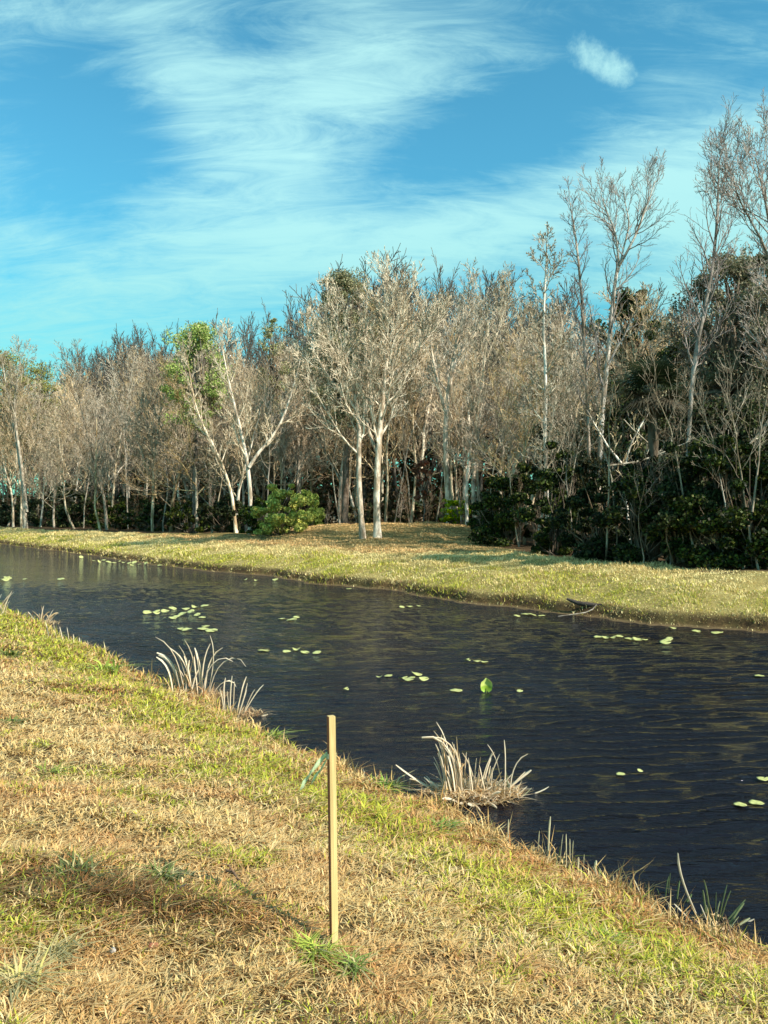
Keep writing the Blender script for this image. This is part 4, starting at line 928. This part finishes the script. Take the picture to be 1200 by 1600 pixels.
pads([(40, 906)], 'single small lily pad right of the left edge pads', None, .16, .1); pads([(95, 906)], 'single lily pad below the left end of the pad row', None, .2, .3)
pads([(230, 959), (243, 960), (258, 957), (270, 952), (276, 965), (285, 962), (290, 953), (305, 950), (320, 948), (308, 963), (316, 966), (270, 967), (298, 958)], 'lily pad in the big cluster left of centre', 'lily pads of the big cluster', .13, .35)
pads([(283, 984), (292, 986), (317, 984), (330, 987), (321, 980)], 'lily pad in the group above the tall reed clump', 'lily pads above the tall reed clump', .15, .2)
pads([(440, 968), (456, 970), (463, 966)], 'lily pad in the trio right of the big cluster', 'trio of lily pads right of the big cluster', .13, .4)
pads([(412, 1018), (448, 1020), (463, 1017), (476, 1021), (495, 1022)], 'lily pad in the line below the trio', 'lily pads in a line mid water', .13, .3)
pads([(383, 907), (400, 908), (430, 907)], 'small pale lily pad near the far bank below the leaning trees', 'lily pads near the far bank', .12, .6)
pads([(545, 921)], 'lone lily pad beside the far bank below the twin trunks', None, .13)
pads([(628, 950), (640, 949), (654, 948)], 'lily pad in the small group right of the far twin trunk reflection', 'lily pads below the twin trunks', .11, .4)
pads([(808, 964), (822, 961), (832, 962), (846, 963)], 'lily pad in the group left of the pale twig', 'lily pads left of the twig', .14, .3)
pads([(730, 1034), (745, 1035), (757, 1036)], 'flat lily pad in the short line above the bright upright leaf', 'lily pads above the upright leaf', .09, .05)
pads([(593, 1060), (607, 1058), (630, 1063), (640, 1064), (651, 1056), (662, 1064)], 'lily pad in the scattered line left of the upright leaf', 'scattered lily pads mid water', .09, .4)
pads([(713, 1081)], 'flat thin lily pad just left of the upright leaf', None, .09, .03); pads([(812, 1082)], 'small curled lily pad right of the upright leaf', None, .06, .9); pads([(540, 1080)], 'tiny lily pad left of the scattered line', None, .05, .1)
pads([(935, 997), (946, 998), (956, 998), (968, 996), (984, 1000), (996, 1001), (1007, 1001)], 'lily pad in the long group near the right far bank', 'lily pads near the right far bank', .12, .3)
pads([(1040, 1006), (1046, 1000)], 'lily pad of the pair right of the long group', 'pair of lily pads', .11, .5)
pads([(1050, 983), (1088, 988), (1120, 990)], 'lily pad close under the right far bank', 'lily pads under the right bank', .13, .2)
pads([(970, 1213)], 'small flat lily pad right of the reed clump, left of two', None, .05, .1); pads([(1000, 1208)], 'small flat lily pad right of the reed clump, right of two', None, .045, .3)
pads([(1187, 1058)], 'flat lily pad at the right edge, uppermost', None, .12, .0); pads([(1192, 1220)], 'flat lily pad at the right edge, middle', None, .09, .0)
pads([(1157, 1261), (1182, 1258)], 'flat lily pad of the lowest pair at the right edge', 'lowest pair of lily pads', .085, .02)
# one leaf held upright above the water
x, y, _ = wat(760, 1082); r_ = empty('upright_leaf', (x, y, 0))
kk = np.random.default_rng(3); g = []; nr, nc = 7, 9
for i in range(nr):
    for j in range(nc):
        t = i/(nr-1); a = (j/(nc-1)-.5)*2; w_ = .085*math.sqrt(math.sqrt(max(.02, 1-(2*t-1)**2))); g.append((a*w_, .035*(1-a*a)-.02*t, .02+.185*t-.02*a*a))
g = np.array(g); gb = g+np.array([0, .005, 0]); idx = np.arange(nr*nc).reshape(nr, nc); fq = np.stack([idx[:-1, :-1], idx[:-1, 1:], idx[1:, 1:], idx[1:, :-1]], -1).reshape(-1, 4)
cg = np.tile(np.array([[.62, .70, .20]]), (len(g)*2, 1)); cg[:nc*3] = (.30, .46, .05)
link('leaf', mesh_np('leaf', np.concatenate([g, gb]), [fq, fq[:, ::-1]+nr*nc], M_PAD, cg, smooth=True), r_)
tb = Tubes(); tb.add(np.array([[0, .02, -.1], [0, .02, 0], [.005, .02, .06]]), np.array([.008, .008, .006]), 6, np.array([.2, .3, .05])); link('stem', tb.mesh('stem', M_PAD), r_)
tag(r_, 'bright yellow-green leaf held upright above the water', 'water plant')

# ------------------------------------------------------------------ survey stake with its ribbon
m, nt, b = newmat('raw_timber'); tcn = nt.nodes.new('ShaderNodeTexCoord'); v = scaled(nt, tcn.outputs['Object'], (60, 60, 1.6))
g1 = noise(nt, v, 1.0, 5, .6, .8); g2 = noise(nt, tcn.outputs['Object'], 14, 4, .6)
c = mixc(nt, ramp(nt, g1, .3, .7), (.42, .30, .12), (.66, .50, .22)); c = mixc(nt, ramp(nt, g2, .6, .75), c, (.42, .28, .12))
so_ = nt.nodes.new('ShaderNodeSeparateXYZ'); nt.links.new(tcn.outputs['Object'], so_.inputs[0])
c = mixc(nt, mth(nt, 'LESS_THAN', so_.outputs[0], -.0148), c, (.26, .08, .03))      # left face of the stake coloured a darker red-brown
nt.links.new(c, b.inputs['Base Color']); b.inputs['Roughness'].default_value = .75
bu = nt.nodes.new('ShaderNodeBump'); bu.inputs['Strength'].default_value = .3; bu.inputs['Distance'].default_value = .002; nt.links.new(g1, bu.inputs['Height']); nt.links.new(bu.outputs[0], b.inputs['Normal'])
import bmesh
bm = bmesh.new(); sb = shore(522, 1488); top = P(517, 1118, sb[1]); H_ = top[2]-sb[2]
bmesh.ops.create_cube(bm, size=1.0)
for v_ in bm.verts: v_.co.x *= .032; v_.co.y *= .030; v_.co.z = (v_.co.z+.5)*(H_+.2)-.2
bmesh.ops.bevel(bm, geom=[e for e in bm.edges], offset=.0016, segments=2, affect='EDGES')
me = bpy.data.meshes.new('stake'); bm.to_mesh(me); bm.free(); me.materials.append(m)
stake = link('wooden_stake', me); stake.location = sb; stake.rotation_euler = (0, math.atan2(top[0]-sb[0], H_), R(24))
tag(stake, 'thin upright pale yellow wooden survey stake driven into the near bank', 'stake')
m, nt, b = newmat('flagging_tape'); b.inputs['Base Color'].default_value = (.80, .92, .66, 1); b.inputs['Roughness'].default_value = .35
t = nt.nodes.new('ShaderNodeBsdfTranslucent'); t.inputs[0].default_value = (.75, .95, .55, 1); mx = nt.nodes.new('ShaderNodeMixShader'); mx.inputs[0].default_value = .5
tr_ = nt.nodes.new('ShaderNodeBsdfTransparent'); mx2 = nt.nodes.new('ShaderNodeMixShader'); mx2.inputs[0].default_value = .25
nt.links.new(b.outputs[0], mx.inputs[1]); nt.links.new(t.outputs[0], mx.inputs[2]); nt.links.new(mx.outputs[0], mx2.inputs[1]); nt.links.new(tr_.outputs[0], mx2.inputs[2])
nt.links.new(mx2.outputs[0], nt.nodes['Material Output'].inputs['Surface'])
def tape(pts, w, ph):
    V, Fq = [], []; k = len(pts)
    for i, p in enumerate(pts):
        p = np.array(p); t = i/(k-1); off_ = np.array([.35, -.1, 1.0]); off_ = off_/np.linalg.norm(off_)*w*.5*(1+.35*t)
        rp = np.array([0, .012*math.sin(i*1.9+ph), 0]); V += [p-off_+rp, p+off_-rp, p+off_-rp+[0, .0006, 0], p-off_+rp+[0, .0006, 0]]
    for i in range(k-1):
        for j in range(4): Fq.append([4*i+j, 4*i+(j+1) % 4, 4*i+4+(j+1) % 4, 4*i+4+j])
    return np.array(V), np.array(Fq)
rb = empty('flagging_ribbon', P(516, 1180, sb[1]))
A0 = P(516, 1180, sb[1])
pts = [P(x_, y_, sb[1])-A0+np.array([0, .012*math.sin(i*1.3), 0]) for i, (x_, y_) in enumerate([(514, 1176), (508, 1182), (501, 1189), (494, 1195), (488, 1203), (482, 1213), (478, 1222), (470, 1229)])]
V, Fq = tape(pts, .042, 0); link('tail', mesh_np('tail', V, [Fq], m, smooth=True), rb)
pts = [P(x_, y_, sb[1])-A0+np.array([0, .03+.012*math.sin(i*1.7), 0]) for i, (x_, y_) in enumerate([(514, 1180), (510, 1190), (505, 1198), (498, 1208), (493, 1216), (487, 1224)])]
V, Fq = tape(pts, .03, 2); link('tail', mesh_np('tail', V, [Fq], m, smooth=True), rb)
bm = bmesh.new(); a0 = 0.0
cs, sn_ = math.cos(R(24)), math.sin(R(24)); ring = []
for zz_ in (-.012, .012):
    for (dx, dy) in ((-.0195, -.0165), (.0195, -.0165), (.0195, .0165), (-.0195, .0165)):
        ring.append((dx*cs-dy*sn_+.003, dx*sn_+dy*cs, zz_))
link('knot_band', mesh_np('knot_band', np.array(ring), [np.array([[0, 1, 5, 4], [1, 2, 6, 5], [2, 3, 7, 6], [3, 0, 4, 7]])], m), rb)
tag(rb, 'translucent green flagging ribbon tied to the wooden stake, blowing left', 'ribbon')
